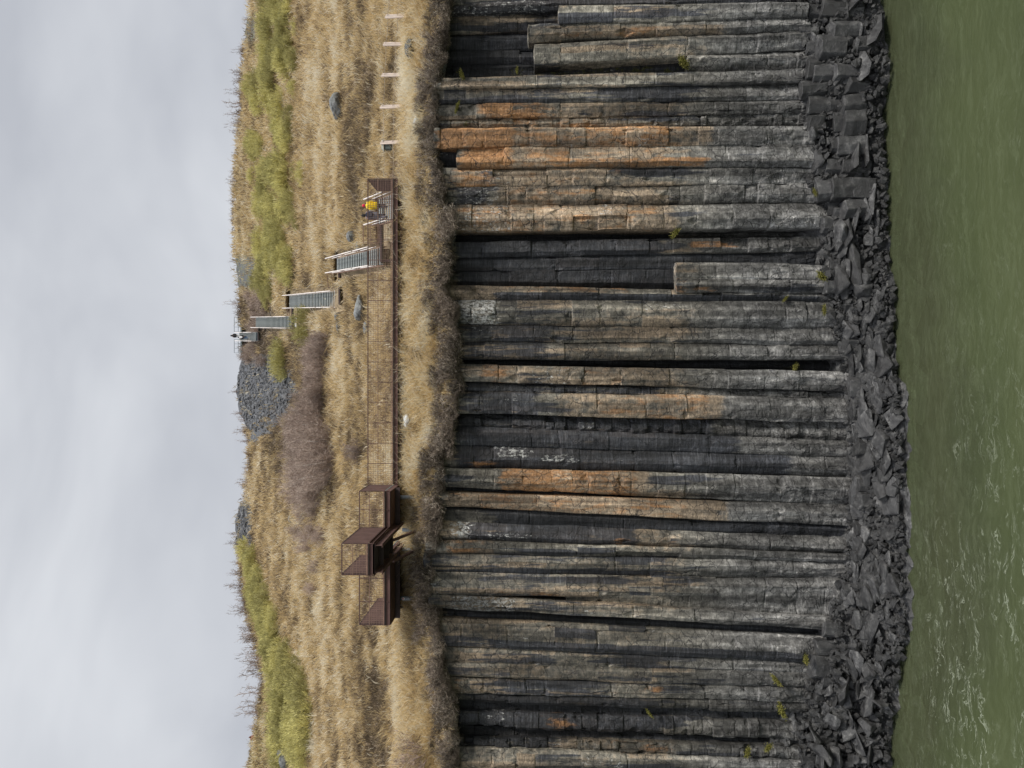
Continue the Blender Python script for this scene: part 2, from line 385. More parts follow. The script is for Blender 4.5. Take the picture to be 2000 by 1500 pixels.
def hill_np(px, py):
    """points of the hillside seen at photo pixels"""
    px = np.asarray(px, float); py = np.asarray(py, float)
    Y = D_of(px)
    q = np.stack([px * 0.02, py * 0.012, 0 * px], -1)
    near = sst(900, 700, px)
    q2 = np.stack([px * 0.11, py * 0.06, 0 * px + 3], -1)
    Y = Y * (1 + (fbm(q, 3) - 0.5) * 0.045 * near + (fbm(q2, 9) - 0.5) * 0.010 * sst(800, 760, px))
    # behind the grassy knoll the ground drops to the birch hollow
    kn = sst(625, 600, px) * sst(640, 690, py) * (1 - sst(950, 1000, py))
    Y = Y + kn * 3.0
    Y = Y * (1 + 0.033 * trench(px, py))
    return P_np(px, py, Y)
def hill(px, py): return Vector(hill_np(np.array([px]), np.array([py]))[0])

def scree_mask(px, py):
    wob = fbm(np.stack([px * .05, py * .05, 0 * px], -1), 83, 3) - .5
    m1 = sst(0, 1, (1.08 + 1.1 * wob - np.hypot((px - 500) / 74.0, (py - 760) / 84.0)) * 4)
    m2 = sst(0, 1, np.minimum.reduce([(py - 960) / 40, (1100 - py) / 60, (493 - px) / 10 + 0.4]))
    m3 = sst(0, 1, np.minimum.reduce([(py - 480) / 40, (590 - py) / 50, (508 - np.abs(py - 530) * 0.3 - px) / 14 + .3])) * 0.9
    m4 = sst(0, 1, np.minimum.reduce([(py - 10) / 20, (105 - py) / 30, (508 - px) / 10 + .3])) * 0.6
    m5 = sst(0, 1, np.minimum.reduce([(py - 1462) / 14, (px - 540) / 6, (572 - px) / 10]))
    return np.maximum.reduce([m1, m2, m3, m4, m5])
def green_mask(px, py):
    lo = 0.55 * sst(640, 560, py) * sst(595, 570, px)
    a = np.interp(py, [1060, 1100, 1150, 1200, 1250, 1300, 1350, 1400, 1440, 1480, 1520], [470, 505, 525, 545, 562, 580, 605, 618, 612, 605, 600])
    hi = sst(1080, 1130, py) * sst(0, 14, a - px)
    return np.maximum(lo, hi)
def brown_mask(px, py):
    b1 = sst(0, 1, np.minimum.reduce([(py - 640) / 30, (970 - py) / 60, (655 - px) / 20, (px - 520) / 20]))
    b2 = sst(0, 1, np.minimum.reduce([(py - 560) / 40, (730 - py) / 30, (540 - px) / 20]))
    b3 = 0.75 * sst(665, 690, px) * sst(735, 715, px) * sst(460, 380, py)
    b4 = sst(0, 1, 1 - np.hypot((px - 705) / 26.0, (py - 880) / 45.0)) * 0.9
    b5 = 0.7 * sst(775, 750, px) * sst(690, 740, px) * sst(1180, 1300, py)
    return np.maximum.reduce([b1, b2, b3, b4, b5])

def build_hillside():
    py = np.arange(-300, 1801, 5.0); ns = 170
    PYg, S = np.meshgrid(py, np.linspace(0, 1, ns), indexing='ij')
    e = edge_of(PYg) - 8; s = sky_of(PYg)
    PX = e + (s - e) * S ** 1.05
    V = hill_np(PX, PYg)
    rough = vn(np.stack([PYg * 0.11, 0 * PYg, 0 * PYg], -1), 5) - 0.5
    V[..., 2] += 0.5 * rough * (S > 0.995)
    at = dict(scree=scree_mask(PX, PYg), green=green_mask(PX, PYg), brown=brown_mask(PX, PYg))
    # cliff lip in front, far side of the crest behind
    f1 = V[:, 0].copy(); f1[:, 1] += 0.12; f1[:, 2] -= 0.45
    f0 = f1.copy(); f0[:, 1] += 2.6; f0[:, 2] += 0.1
    bk = []
    for dy, dz in ((3, -0.2), (10, -2.0), (30, -9), (80, -30)):
        q = V[:, -1].copy(); q[:, 0] *= (q[:, 1] + dy) / q[:, 1]; q[:, 1] += dy; q[:, 2] += dz; bk.append(q)
    V = np.concatenate([f0[:, None], f1[:, None], V] + [b[:, None] for b in bk], 1)
    A = {k: np.concatenate([a[:, :1] * 0 + (k == 'scree'), a[:, :1] * 0 + (k == 'scree'), a] + [a[:, -1:]] * 4, 1) for k, a in at.items()}
    n0, n1 = V.shape[:2]
    idx = np.arange(n0 * n1).reshape(n0, n1)
    F = np.stack([idx[:-1, :-1], idx[:-1, 1:], idx[1:, 1:], idx[1:, :-1]], -1).reshape(-1, 4)[:, ::-1]
    me = mesh_np('hillside', V.reshape(-1, 3), F, {k: a.ravel() for k, a in A.items()}, True)
    tag(link('hillside', me, [M['hill']]), 'dry golden grass hillside rising behind the basalt cliff', 'hillside', kind='structure')
build_hillside()

# ------------------------------------------------------------------ cliff: one object for every basalt column
BASEP = [-300, 0, 100, 330, 400, 560, 620, 700, 850, 1050, 1120, 1200, 1260, 1330, 1400, 1500, 1800]
BASEX = [1550, 1555, 1566, 1568, 1594, 1612, 1620, 1645, 1660, 1655, 1645, 1618, 1595, 1575, 1562, 1560, 1560]
def base_of(py): return float(np.interp(py, BASEP, BASEX))

def column(T0, T1, B0, B1, top=None, bot=None, off=0.0, tone=1.0, orange=(), white=(), dark=(), tan=(), moss=(), block=0.35, label='', prof=None, deep=1.6, seed=None, cut=0.0):
    """one basalt column between photo rows T0..T1 (at px 900) and B0..B1 (at px 1550)"""
    r = random.Random(seed if seed is not None else int(T0 * 13 + B1 * 7))
    off *= .6 if -.6 < off < .6 else .78
    Y0 = 44.0 + off
    mid = (T0 + T1) / 2
    top = top if top is not None else float(edge_of(mid)) - (9 if off < .5 else 22)
    bot = bot if bot is not None else base_of((B0 + B1) / 2) + 22
    zt = P(top, mid, Y0).z; zb = P(bot, mid, Y0).z
    z900 = P(900, mid, Y0).z; z1550 = P(1550, mid, Y0).z
    dz = 0.075; nr = max(12, int((zt - zb) / dz))
    z = np.linspace(zb, zt, nr)
    t = (z - z1550) / (z900 - z1550)
    g = 0.10 / 1500 * Y0 * 4
    def X_of(a, b): return (750 - (b + (a - b) * t)) * Y0 / FP
    xr = X_of(T0, B0) + 0.045; xl = X_of(T1, B1) - 0.045       # smaller photo row = further right
    w = xr - xl
    fl, fr = prof if prof else (r.uniform(0.18, 0.46), r.uniform(0.14, 0.42))
    skew = r.uniform(-0.10, 0.10)
    wm = float(np.mean(w))
    dl, dr = r.uniform(.5, .9) * fl * wm, r.uniform(.5, .9) * fr * wm
    # cross-section: (fraction of width, depth) corner points
    cp = [(0.0, deep), (0.0, dl), (fl, 0.0 + skew * wm * .6), (1 - fr, -skew * wm * .6), (1.0, dr), (1.0, deep)]
    us, ds, corner = [], [], []
    segs = [2, 7, 10, 7, 2]
    for k in range(5):
        for i in range(segs[k]):
            f = i / segs[k]
            us.append(cp[k][0] + (cp[k + 1][0] - cp[k][0]) * f); ds.append(cp[k][1] + (cp[k + 1][1] - cp[k][1]) * f)
            corner.append(1.0 if i == 0 and 0 < k else 0.0)
    us.append(1.0); ds.append(deep); corner.append(0.0)
    us, ds, corner = map(np.array, (us, ds, corner))
    # soften corners a little
    for _ in range(1):
        u2, d2 = us.copy(), ds.copy()
        u2[1:-1] = 0.05 * us[:-2] + 0.9 * us[1:-1] + 0.05 * us[2:]; d2[1:-1] = 0.05 * ds[:-2] + 0.9 * ds[1:-1] + 0.05 * ds[2:]
        us, ds = u2, d2
    nu = len(us)
    X = xl[:, None] + us[None] * w[:, None]; Y = Y0 + np.repeat(ds[None], nr, 0); Z = np.repeat(z[:, None], nu, 1)
    # joints
    js = []; zz = zb - r.uniform(0, 0.6)
    mean = 3.4 - 2.7 * block
    while zz < zt:
        zz += mean * r.uniform(0.35, 1.6); js.append((zz, r.uniform(0.1, 1.0) ** (2.6 - 1.4 * block), r.uniform(-1, 1), r.uniform(-1, 1)))
    blk = np.zeros(nr, int)
    for j in js: blk += (z > j[0])
    nb = len(js) + 2
    ox = np.array([r.uniform(-1, 1) for _ in range(nb)]) * (0.006 + 0.035 * block ** 1.5)
    oy = np.array([r.uniform(-1, 1) for _ in range(nb)]) * (0.01 + 0.10 * block ** 1.6)
    ot = np.array([r.uniform(-1, 1) for _ in range(nb)])
    miss = np.array([r.random() < 0.05 * block for _ in range(nb)])
    side = np.array([r.choice((0, 1)) for _ in range(nb)])
    X += ox[blk][:, None]; Y += oy[blk][:, None]
    fr_mask = (us > 0.02) & (us < 0.98)
    for i in range(nb):                                            # a fallen-out piece here and there
        if miss[i]:
            s_ = (us > 0.5) if side[i] else (us < 0.5)
            rows = blk == i
            Y[np.ix_(rows, s_ & fr_mask)] += r.uniform(0.12, 0.3)
    for (zj, dj, sl, sl2) in js:
        zl = zj + (us - 0.5) * sl * 0.14 * wm + 0.12 * (fbm(np.stack([us * 4, us * 0 + zj, us * 0 + T0], -1), 1, 3) - 0.5)
        dd = np.abs(Z - zl[None])
        if r.random() < .45: ur = np.ones(nu)
        else:
            ua = r.uniform(-.1, .6); ur = sst(ua - .04, ua + .04, us) * (1 - sst(ua + .5, ua + .58, us))
        Y += (0.01 + 0.07 * dj) * np.exp(-(dd / (0.026 + 0.014 * dj)) ** 2) * fr_mask * ur
        for c in (0.0 + fl * 0.9, 1 - fr * 0.9, 0.02, 0.98):        # chipped corners at the joint
            if r.random() < 0.08 + 0.5 * block:
                hh = r.uniform(0.1, 0.45); ww = r.uniform(0.05, 0.22); dp = r.uniform(0.04, 0.16)
                zc = zj + r.choice((-1, 1)) * hh * 0.5
                Y += dp * np.clip(1.3 - np.abs(us[None] - c) / ww - np.abs(Z - zc) / hh, 0, 1) ** 0.6
    q = np.stack([X, Y, Z], -1)
    Y += (fbm(q * np.array([0.9, 0.9, 0.45]), 21, 3) - 0.5) * (0.07 + 0.08 * block) * fr_mask
    Y += (fbm(q * np.array([5, 5, 4.0]), 33, 3) - 0.5) * (0.022 + 0.05 * block) * fr_mask
    X += (fbm(q * np.array([1.0, 1.0, 0.35]) + T0, 41, 2) - 0.5) * 0.16 + (fbm(q * np.array([1.5, 1.5, 2.2]), 43, 2) - 0.5) * 0.03
    Y += (np.round(fbm(q * np.array([2.0, 2.0, 1.5]), 47, 2) * 8) / 8 - 0.5) * (0.015 + 0.16 * block) * fr_mask
    st = (fbm(q * np.array([1.0, 1.0, 0.8]), 55, 3))
    lowf = sst(1380, 1540, HOR - (Z - CZ) * FP / Y0)                 # hammered, plucked lower ends
    Y += lowf * (np.round(fbm(q * np.array([1.6, 1.6, 1.1]), 61, 2) * 7) / 7 - 0.5) * 0.30 * fr_mask
    pxs = HOR - (z - CZ) * FP / Y0
    def band(lst, soft=30):
        m = np.zeros((nr, nu))
        for it in lst:
            a, p0, p1 = it[:3]; u0, u1 = (it[3], it[4]) if len(it) > 3 else (-0.2, 1.2)
            v = a * sst(p0 - soft, p0 + soft, pxs) * (1 - sst(p1 - soft, p1 + soft, pxs))
            m = np.maximum(m, v[:, None] * (sst(u0 - .08, u0 + .08, us) * (1 - sst(u1 - .08, u1 + .08, us)))[None])
        return m
    tn = tone * (1 + 0.11 * ot[blk])[:, None] * (1 + 0 * X)
    rg = np.random.default_rng(int(abs(T0) * 31 + abs(B0)) + 5)
    fac = np.where(us < fl, 0, np.where(us > 1 - fr, 2, 1))
    def patch(p, lo, hi): return np.where(rg.random((nb, 3)) < p, rg.uniform(lo, hi, (nb, 3)), 0)[blk][:, fac]
    up_z = (sst(1500, 1250, pxs))[:, None]
    run = fbm(np.stack([X * 2.4, Y * 0, Z * 0.16 + T0], -1), 91, 3)           # long run-off stains
    p_dark = np.maximum(patch(.16, .35, .7), 2.9 * (run - .43)) * (0.35 + .65 * up_z); p_tan = np.maximum(patch(.25, .3, .75), (.42 if T0 > 1060 else .12) * (1 + X * 0)) * up_z; p_wh = patch(.05, .3, .6) * up_z
    oblk = rg.uniform(.78, 1.15, (nb, 3))[blk][:, fac]
    tn = tn * rg.uniform(.80, 1.18, (nb, 3))[blk][:, fac] * .84
    strk = fbm(np.stack([X * 3.0, Y * 0 + T0, Z * 0.07], -1), 95, 3)          # stains that run the whole length of a face
    tn = tn * (0.62 + 0.95 * sst(.30, .70, strk)) * (0.9 + .2 * sst(.35, .65, fbm(np.stack([X * 7, Y * 0, Z * .25 + T0], -1), 97, 2)))
    p_tan = np.maximum(p_tan, 2.3 * (fbm(np.stack([X * 2.2, Y * 0 + B0, Z * 0.09], -1), 99, 3) - .42) * up_z)
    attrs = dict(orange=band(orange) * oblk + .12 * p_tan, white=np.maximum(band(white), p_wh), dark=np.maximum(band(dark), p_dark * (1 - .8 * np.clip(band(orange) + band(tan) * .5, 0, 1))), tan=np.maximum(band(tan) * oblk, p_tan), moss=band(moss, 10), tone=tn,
                 low=np.repeat(sst(1250, 1480, pxs)[:, None], nu, 1))
    V = np.stack([X, Y, Z], -1).reshape(-1, 3)
    idx = np.arange(nr * nu).reshape(nr, nu)
    F = np.stack([idx[:-1, :-1], idx[:-1, 1:], idx[1:, 1:], idx[1:, :-1]], -1).reshape(-1, 4)
    # cap as a fan of quads towards the middle of the top
    c0 = len(V); C = V[idx[-1]].mean(0)
    capv = V[idx[-1]] * 0.35 + C * 0.65; capv[:, 2] += 0.06
    V = np.concatenate([V, capv]); ci = c0 + np.arange(nu)
    F2 = np.stack([idx[-1, :-1], idx[-1, 1:], ci[1:], ci[:-1]], -1)
    m_ = nu // 2
    F3 = np.array([[ci[i], ci[i + 1], ci[nu - 2 - i], ci[nu - 1 - i]] for i in range(m_ - 1)])
    F = np.concatenate([F, F2, F3])
    A = {k: np.concatenate([a.ravel(), a[-1]]) for k, a in attrs.items()}
    org = np.array([float(np.mean(xl + xr)) / 2, Y0, zb])
    me = mesh_np('basalt_column', V - org, F, A, False)
    # smooth shading with hard joints reads better faceted at this size
    o = link('basalt_column', me, [M['basalt']], None, tuple(org))
    tag(o, label, 'basalt column', 'standing basalt columns of the cliff', 'thing')
    return o

O, W, K, T = 'orange', 'white', 'dark', 'tan'
C = column
# ---- right-hand end of the cliff (top of the photo), beyond the frame first
C(-112, -50, -112, -50, off=.3, dark=[(.6, 860, 1200)], label='basalt column at the very right end of the cliff, far from the frame')
C(-50, 0, -55, -12, off=.1, white=[(.4, 860, 1100)], label='basalt column at the right end of the cliff, next to the white-veined one')
C(0, 22, -12, 12, off=.35, tone=.8, white=[(.62, 860, 1080)], dark=[(.75, 860, 1600)], block=.5, label='nearly black column veined white near its top, at the right edge of the cliff')
C(20, 60, 12, 40, off=.75, tan=[(.65, 890, 1080)], white=[(.55, 870, 1000, .6, 1.2)], dark=[(.6, 1030, 1100)], label='brown weathered column with a white edge, behind the two short pale columns')
C(12, 45, 11, 37, top=1092, off=-.55, tone=1.25, prof=(.3, .15), block=.2, label='pale grey short column with broken top, rightmost of the three short ones')
C(46, 80, 37, 64, top=1032, off=-.3, tone=1.12, tan=[(.62, 1020, 1420, 0, .6)], orange=[(.48, 1090, 1350, 0, .55)], block=.45, label='short column with rusty left face and a tan broken block on top')
C(90, 128, 64, 98, top=1044, off=-.4, tone=1.12, tan=[(.4, 1040, 1400)], block=.3, label='short grey column leaning right, beside the mossy dark slot')
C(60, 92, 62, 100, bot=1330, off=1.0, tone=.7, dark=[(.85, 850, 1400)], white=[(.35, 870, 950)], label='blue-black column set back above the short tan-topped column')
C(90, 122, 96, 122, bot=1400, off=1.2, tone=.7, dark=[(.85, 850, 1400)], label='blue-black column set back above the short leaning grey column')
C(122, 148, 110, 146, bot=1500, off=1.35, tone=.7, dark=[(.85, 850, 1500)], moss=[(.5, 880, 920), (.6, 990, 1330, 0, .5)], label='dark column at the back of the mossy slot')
C(103, 141, 99, 139, top=1345, off=-.25, tone=1.05, block=.75, label='low blocky column stub with moss and dry grass on its top')
C(149, 169, 140, 164, off=-.15, tone=1.25, white=[(.42, 880, 1250)], prof=(.1, .3), label='mottled pale grey narrow column right beside the mossy slot')
C(169, 199, 164, 199, off=.1, tone=.9, dark=[(.5, 960, 1300)], tan=[(.4, 900, 1200, .5, 1.2)], label='smooth dark grey column between the mottled pale one and the orange-blocked one')
C(199, 228, 199, 222, off=0, tone=.95, orange=[(.9, 930, 1080), (.55, 1040, 1120)], tan=[(.6, 920, 1350)], block=.5, label='column with a bright orange band of blocks in its upper quarter')
C(228, 249, 222, 249, off=.35, tone=.9, orange=[(.62, 960, 1170)], tan=[(.6, 900, 1250)], moss=[(.55, 890, 930), (.4, 1160, 1200)], block=.9, label='crumbly recessed column of small orange and brown blocks')
C(247, 284, 250, 285, top=848, off=-.55, tone=1.05, orange=[(.98, 850, 1010), (.66, 1000, 1350)], tan=[(.7, 850, 1400)], white=[(.3, 930, 1000)], block=.55, label='orange lichen column standing highest above the grass edge')
C(286, 324, 285, 326, top=892, off=-.45, tone=1.05, orange=[(1.0, 890, 1010), (.6, 1000, 1320), (.92, 1060, 1390, 0, .45)], tan=[(.75, 890, 1300)], block=.45, label='most vividly orange column, with a long orange stripe down its left face')
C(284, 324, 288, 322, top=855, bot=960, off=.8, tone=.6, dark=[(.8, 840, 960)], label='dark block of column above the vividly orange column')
C(325, 361, 327, 359, off=-.05, tone=1.1, orange=[(.72, 880, 970), (.4, 1000, 1250)], tan=[(.75, 880, 1200)], white=[(.45, 900, 1050)], dark=[(.5, 860, 900), (.5, 920, 990)], block=.5, label='tan and grey column with orange patches, left of the vividly orange one')
C(363, 397, 360, 398, off=.12, tone=.95, tan=[(.62, 960, 1300)], orange=[(.55, 980, 1200)], white=[(.62, 870, 990)], dark=[(.66, 880, 960)], block=.7, label='patchwork column of black, white and orange blocks below the steel landing')
C(398, 447, 399, 446, off=-.45, tone=1.1, tan=[(.72, 880, 1330)], orange=[(.5, 880, 1300)], white=[(.6, 880, 1010), (.66, 1160, 1215, .5, 1.1)], dark=[(.5, 880, 960, .3, .8)], block=.7, label='wide tan and white patched column standing proud beside the deep black slot')
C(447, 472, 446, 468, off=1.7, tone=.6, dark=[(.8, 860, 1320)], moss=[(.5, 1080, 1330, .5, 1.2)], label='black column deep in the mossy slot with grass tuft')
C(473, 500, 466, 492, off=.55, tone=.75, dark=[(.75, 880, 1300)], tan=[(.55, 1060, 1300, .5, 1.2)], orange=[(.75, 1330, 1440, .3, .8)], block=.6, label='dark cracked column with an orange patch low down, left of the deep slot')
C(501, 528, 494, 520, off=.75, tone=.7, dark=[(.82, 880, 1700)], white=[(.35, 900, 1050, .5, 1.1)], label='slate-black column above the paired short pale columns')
C(528, 556, 522, 570, off=.8, tone=.7, dark=[(.85, 890, 1700)], white=[(.5, 880, 920)], label='slate-black column with a white fleck at its top')
C(506, 534, 518, 550, top=1322, off=-.25, tone=1.3, block=.3, prof=(.15, .25), label='pale right-hand one of two joined short columns')
C(535, 569, 550, 571, top=1323, off=-.4, tone=1.05, orange=[(.7, 1310, 1345), (.5, 1340, 1420, 0, .4)], dark=[(.6, 1450, 1600, 0, .7)], block=.4, label='left-hand one of two joined short columns, orange near its top')
C(557, 586, 571, 590, off=.1, tone=.85, tan=[(.8, 870, 990), (.6, 980, 1200, .55, 1.2)], orange=[(.6, 950, 1240, .6, 1.2)], dark=[(.8, 960, 1600, 0, .6)], label='column with pinkish tan top and orange right edge, black on its left face')
C(587, 631, 590, 639, off=-.25, tone=.95, white=[(.85, 880, 985)], dark=[(.5, 960, 1100)], tan=[(.35, 1080, 1400)], block=.4, label='broad flat column with a chalk-white top')
C(632, 665, 640, 671, off=.15, tone=.85, white=[(.55, 880, 1010, .5, 1.2)], dark=[(.6, 890, 1090)], tan=[(.5, 1110, 1350)], label='brownish grey column with a white streak at its upper right')
C(666, 702, 671, 702, off=.2, tone=.85, dark=[(.6, 880, 1080)], tan=[(.45, 1060, 1350)], block=.4, label='grey-brown column directly right of the narrow black slit')
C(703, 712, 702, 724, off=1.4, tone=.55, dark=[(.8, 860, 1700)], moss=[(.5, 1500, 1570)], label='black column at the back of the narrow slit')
C(711, 742, 726, 761, off=-.3, tone=1.1, orange=[(.66, 925, 1000), (.45, 1080, 1260)], tan=[(.6, 920, 1350)], white=[(.55, 1020, 1130)], block=.55, label='brick-like tan and white column directly left of the narrow black slit')
C(743, 765, 762, 778, off=.35, tone=.75, dark=[(.62, 880, 1300)], block=.75, label='narrow dark blocky column between two tan-stained columns')
C(766, 806, 777, 822, off=-.35, tone=1.05, dark=[(.66, 900, 1060)], white=[(.6, 970, 1020, .5, 1.1)], orange=[(.58, 1150, 1400)], tan=[(.68, 1080, 1420)], block=.5, label='column with yellow-orange middle and bright pale grey foot')
C(807, 833, 822, 858, off=.5, tone=.75, dark=[(.7, 880, 1400)], white=[(.4, 900, 980)], moss=[(.3, 990, 1120)], block=1.0, label='shattered dark column of small cubes like a rubble wall')
C(834, 868, 858, 888, off=.2, tone=.8, dark=[(.74, 880, 1450)], white=[(.42, 930, 980)], block=.35, label='blue-black column with a round notch near its top')
C(869, 916, 888, 930, off=.05, tone=.85, dark=[(.74, 880, 1550)], white=[(.75, 960, 1050, .5, 1.1), (.75, 1045, 1135, .35, .75)], orange=[(.66, 900, 980, 0, .4)], block=.4, label='wide black column with a white vein and a stepped crack')
C(917, 953, 931, 982, off=-.3, tone=1.05, orange=[(.76, 960, 1250)], tan=[(.8, 980, 1270)], block=.55, label='salmon-orange column with a broken, blocky lower half')
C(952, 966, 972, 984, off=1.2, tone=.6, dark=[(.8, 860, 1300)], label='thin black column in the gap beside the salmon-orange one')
C(966, 991, 983, 1020, off=-.15, tone=1.1, tan=[(.85, 860, 1420)], orange=[(.55, 870, 1350)], block=.2, label='smooth straight tan column with a clean black edge on its left')
C(992, 1022, 1020, 1046, off=.45, tone=.8, dark=[(.80, 960, 1650)], tan=[(.3, 860, 960)], block=.2, label='smooth black column beside the straight tan column')
C(1023, 1058, 1046, 1076, off=.05, tone=.95, white=[(.82, 868, 930), (.66, 920, 1060, .3, .6)], dark=[(.72, 900, 1250)], orange=[(.45, 1180, 1330, 0, .5)], block=.25, label='black column with a white mineral fan at its top, under the steel platform')
C(1059, 1082, 1077, 1092, off=-.1, tone=1.05, white=[(.45, 870, 1050, .5, 1.2)], tan=[(.5, 860, 980)], orange=[(.6, 850, 950)], dark=[(.45, 940, 1150, 0, .5)], block=.2, label='slim grey column with an orange-brown head under the steel platform')
C(1083, 1122, 1093, 1128, off=.05, tone=1.0, dark=[(.45, 950, 1300)], tan=[(.3, 850, 950)], block=.2, label='smooth olive-grey column left of the slim orange-headed one')
C(1123, 1166, 1129, 1162, top=838, bot=1400, off=-.05, tone=1.05, white=[(.62, 838, 880), (.5, 880, 930, .3, .8)], dark=[(.5, 920, 1090)], orange=[(.6, 960, 1100, 0, .3)], block=.25, label='pale-headed grey column that ends in a square notch')
C(1128, 1165, 1129, 1200, top=1106, off=.05, tone=1.2, tan=[(.35, 1110, 1300)], block=.2, label='light grey column foot continuing below the square notch')
C(1167, 1191, 1200, 1222, off=-.25, tone=1.15, white=[(.78, 870, 1020), (.45, 1080, 1250, 0, .6)], dark=[(.5, 1020, 1160)], block=.25, label='grey column with a bright white streak along its top third')
C(1191, 1211, 1221, 1242, off=.7, tone=.7, dark=[(.85, 865, 1650)], block=.15, label='smooth black column in the groove between two pale columns')
C(1211, 1228, 1240, 1250, off=.15, tone=1.05, tan=[(.4, 870, 1200)], block=.2, label='thin grey-tan column beside the smooth black groove')
C(1222, 1266, 1246, 1288, off=-.3, tone=1.12, tan=[(.6, 860, 1010)], white=[(.4, 880, 1050)], dark=[(.75, 945, 1600, 0, .45)], orange=[(.35, 1100, 1250, 0, .3)], block=.2, label='beige-topped column with a black stain widening downwards')
C(1267, 1297, 1288, 1310, off=0, tone=1.05, tan=[(.5, 860, 1000)], dark=[(.6, 930, 1100, .1, .8)], block=.2, label='olive-grey column with a tongue-shaped dark stain')
C(1298, 1325, 1310, 1338, off=-.1, tone=1.1, tan=[(.5, 860, 1300)], dark=[(.4, 1000, 1150)], block=.35, label='olive-tan column crossed by many fine joints low down')
C(1326, 1358, 1338, 1366, off=.05, tone=.95, orange=[(.72, 878, 905), (.5, 1220, 1300, .4, .8)], tan=[(.5, 870, 1000)], dark=[(.6, 950, 1200)], block=.5, label='grey column with an orange patch right at its head')
C(1358, 1374, 1366, 1388, off=.3, tone=.85, dark=[(.66, 900, 1300)], block=.6, label='dark jointed column right of the widest black hollow')
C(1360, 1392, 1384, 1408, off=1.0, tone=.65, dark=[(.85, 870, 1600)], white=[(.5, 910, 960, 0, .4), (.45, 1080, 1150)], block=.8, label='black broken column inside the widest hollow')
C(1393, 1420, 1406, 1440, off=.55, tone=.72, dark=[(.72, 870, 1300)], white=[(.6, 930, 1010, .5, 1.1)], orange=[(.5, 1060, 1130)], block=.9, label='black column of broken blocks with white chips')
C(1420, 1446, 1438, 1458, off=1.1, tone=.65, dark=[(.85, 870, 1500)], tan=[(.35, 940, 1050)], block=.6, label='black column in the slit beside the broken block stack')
C(1446, 1464, 1455, 1484, off=.35, tone=.9, dark=[(.66, 890, 1100)], orange=[(.6, 1190, 1240), (.4, 1200, 1330)], tan=[(.5, 1100, 1330)], block=1.0, label='stack of loose tilted blocks near the left end of the cliff')
C(1464, 1505, 1482, 1512, off=-.1, tone=1.2, white=[(.4, 890, 970)], block=.2, label='smooth light grey column at the left end of the cliff')
C(1505, 1550, 1512, 1560, off=.1, tone=1.0, dark=[(.4, 900, 1100)], label='grey column at the left end, next to the smooth light one')
C(1550, 1605, 1560, 1612, off=0, tone=1.0, label='outermost grey column at the left end of the cliff')

def cliff_continues():
    """the wall goes on past both ends of the frame"""
    r = random.Random(77)
    for y0, y1, lab in ((-290.0, -112.0, 'grey basalt column past the right-hand end of the picture'), (1605.0, 1790.0, 'grey basalt column past the left-hand end of the picture')):
        y = y0
        while y < y1 - 18:
            w = min(r.uniform(28, 46), y1 - y); C(y, y + w, y + (7 if y > 0 else 0), y + w + (7 if y > 0 else 0), off=r.uniform(-.3, .5), tone=r.uniform(.85, 1.1), block=r.uniform(.2, .5), label=lab); y += w
cliff_continues()

def build_cliff_backing():
    """the rock mass the columns stand against"""
    py = np.arange(-300, 1801, 12.0); zz = np.linspace(0, 1, 120)
    PY, S = np.meshgrid(py, zz, indexing='ij')
    px = edge_of(PY) - 22 + (1700 - edge_of(PY) + 22) * S
    Y = 46.1 + 0 * px
    q = np.stack([px * 0.02, PY * 0.05, 0 * px], -1); Y += (fbm(q, 4) - 0.5) * 0.7
    V = P_np(px, PY, Y).reshape(-1, 3); n0, n1 = px.shape; idx = np.arange(n0 * n1).reshape(n0, n1)
    F = np.stack([idx[:-1, :-1], idx[:-1, 1:], idx[1:, 1:], idx[1:, :-1]], -1).reshape(-1, 4)
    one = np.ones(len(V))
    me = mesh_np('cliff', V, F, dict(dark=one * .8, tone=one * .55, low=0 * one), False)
    tag(link('cliff', me, [M['basalt']]), 'dark rock mass behind the standing basalt columns', 'cliff', kind='structure')
build_cliff_backing()

# ------------------------------------------------------------------ river
_WP = [-300, 0, 60, 100, 130, 200, 300, 500, 640, 700, 750, 900, 1000, 1100, 1250, 1330, 1400, 1460, 1500, 1800]
_WX = [1712, 1716, 1722, 1728, 1738, 1722, 1726, 1732, 1748, 1756, 1768, 1772, 1770, 1780, 1778, 1762, 1752, 1744, 1746, 1746]
def water_of(py): return np.interp(py, _WP, _WX) - 13 * sst(550, 700, np.asarray(py, float))
def shoreY(py): return CZ * FP / (water_of(py) - HOR)

def bank_np(px, py):
    """surface of the rubble apron from the column feet (px ~1600) down into the water"""
    px = np.asarray(px, float); py = np.asarray(py, float)
    b = np.interp(py, BASEP, BASEX) - 10; w = water_of(py)
    t = (px - b) / (w - b)
    Y = 44.3 + (shoreY(py) - 44.3) * np.clip(t, -0.2, 3.0)
    q = np.stack([px * 0.03, py * 0.022, 0 * px], -1)
    Y = Y + (fbm(q, 77) - 0.5) * 0.7
    return P_np(px, py, Y)

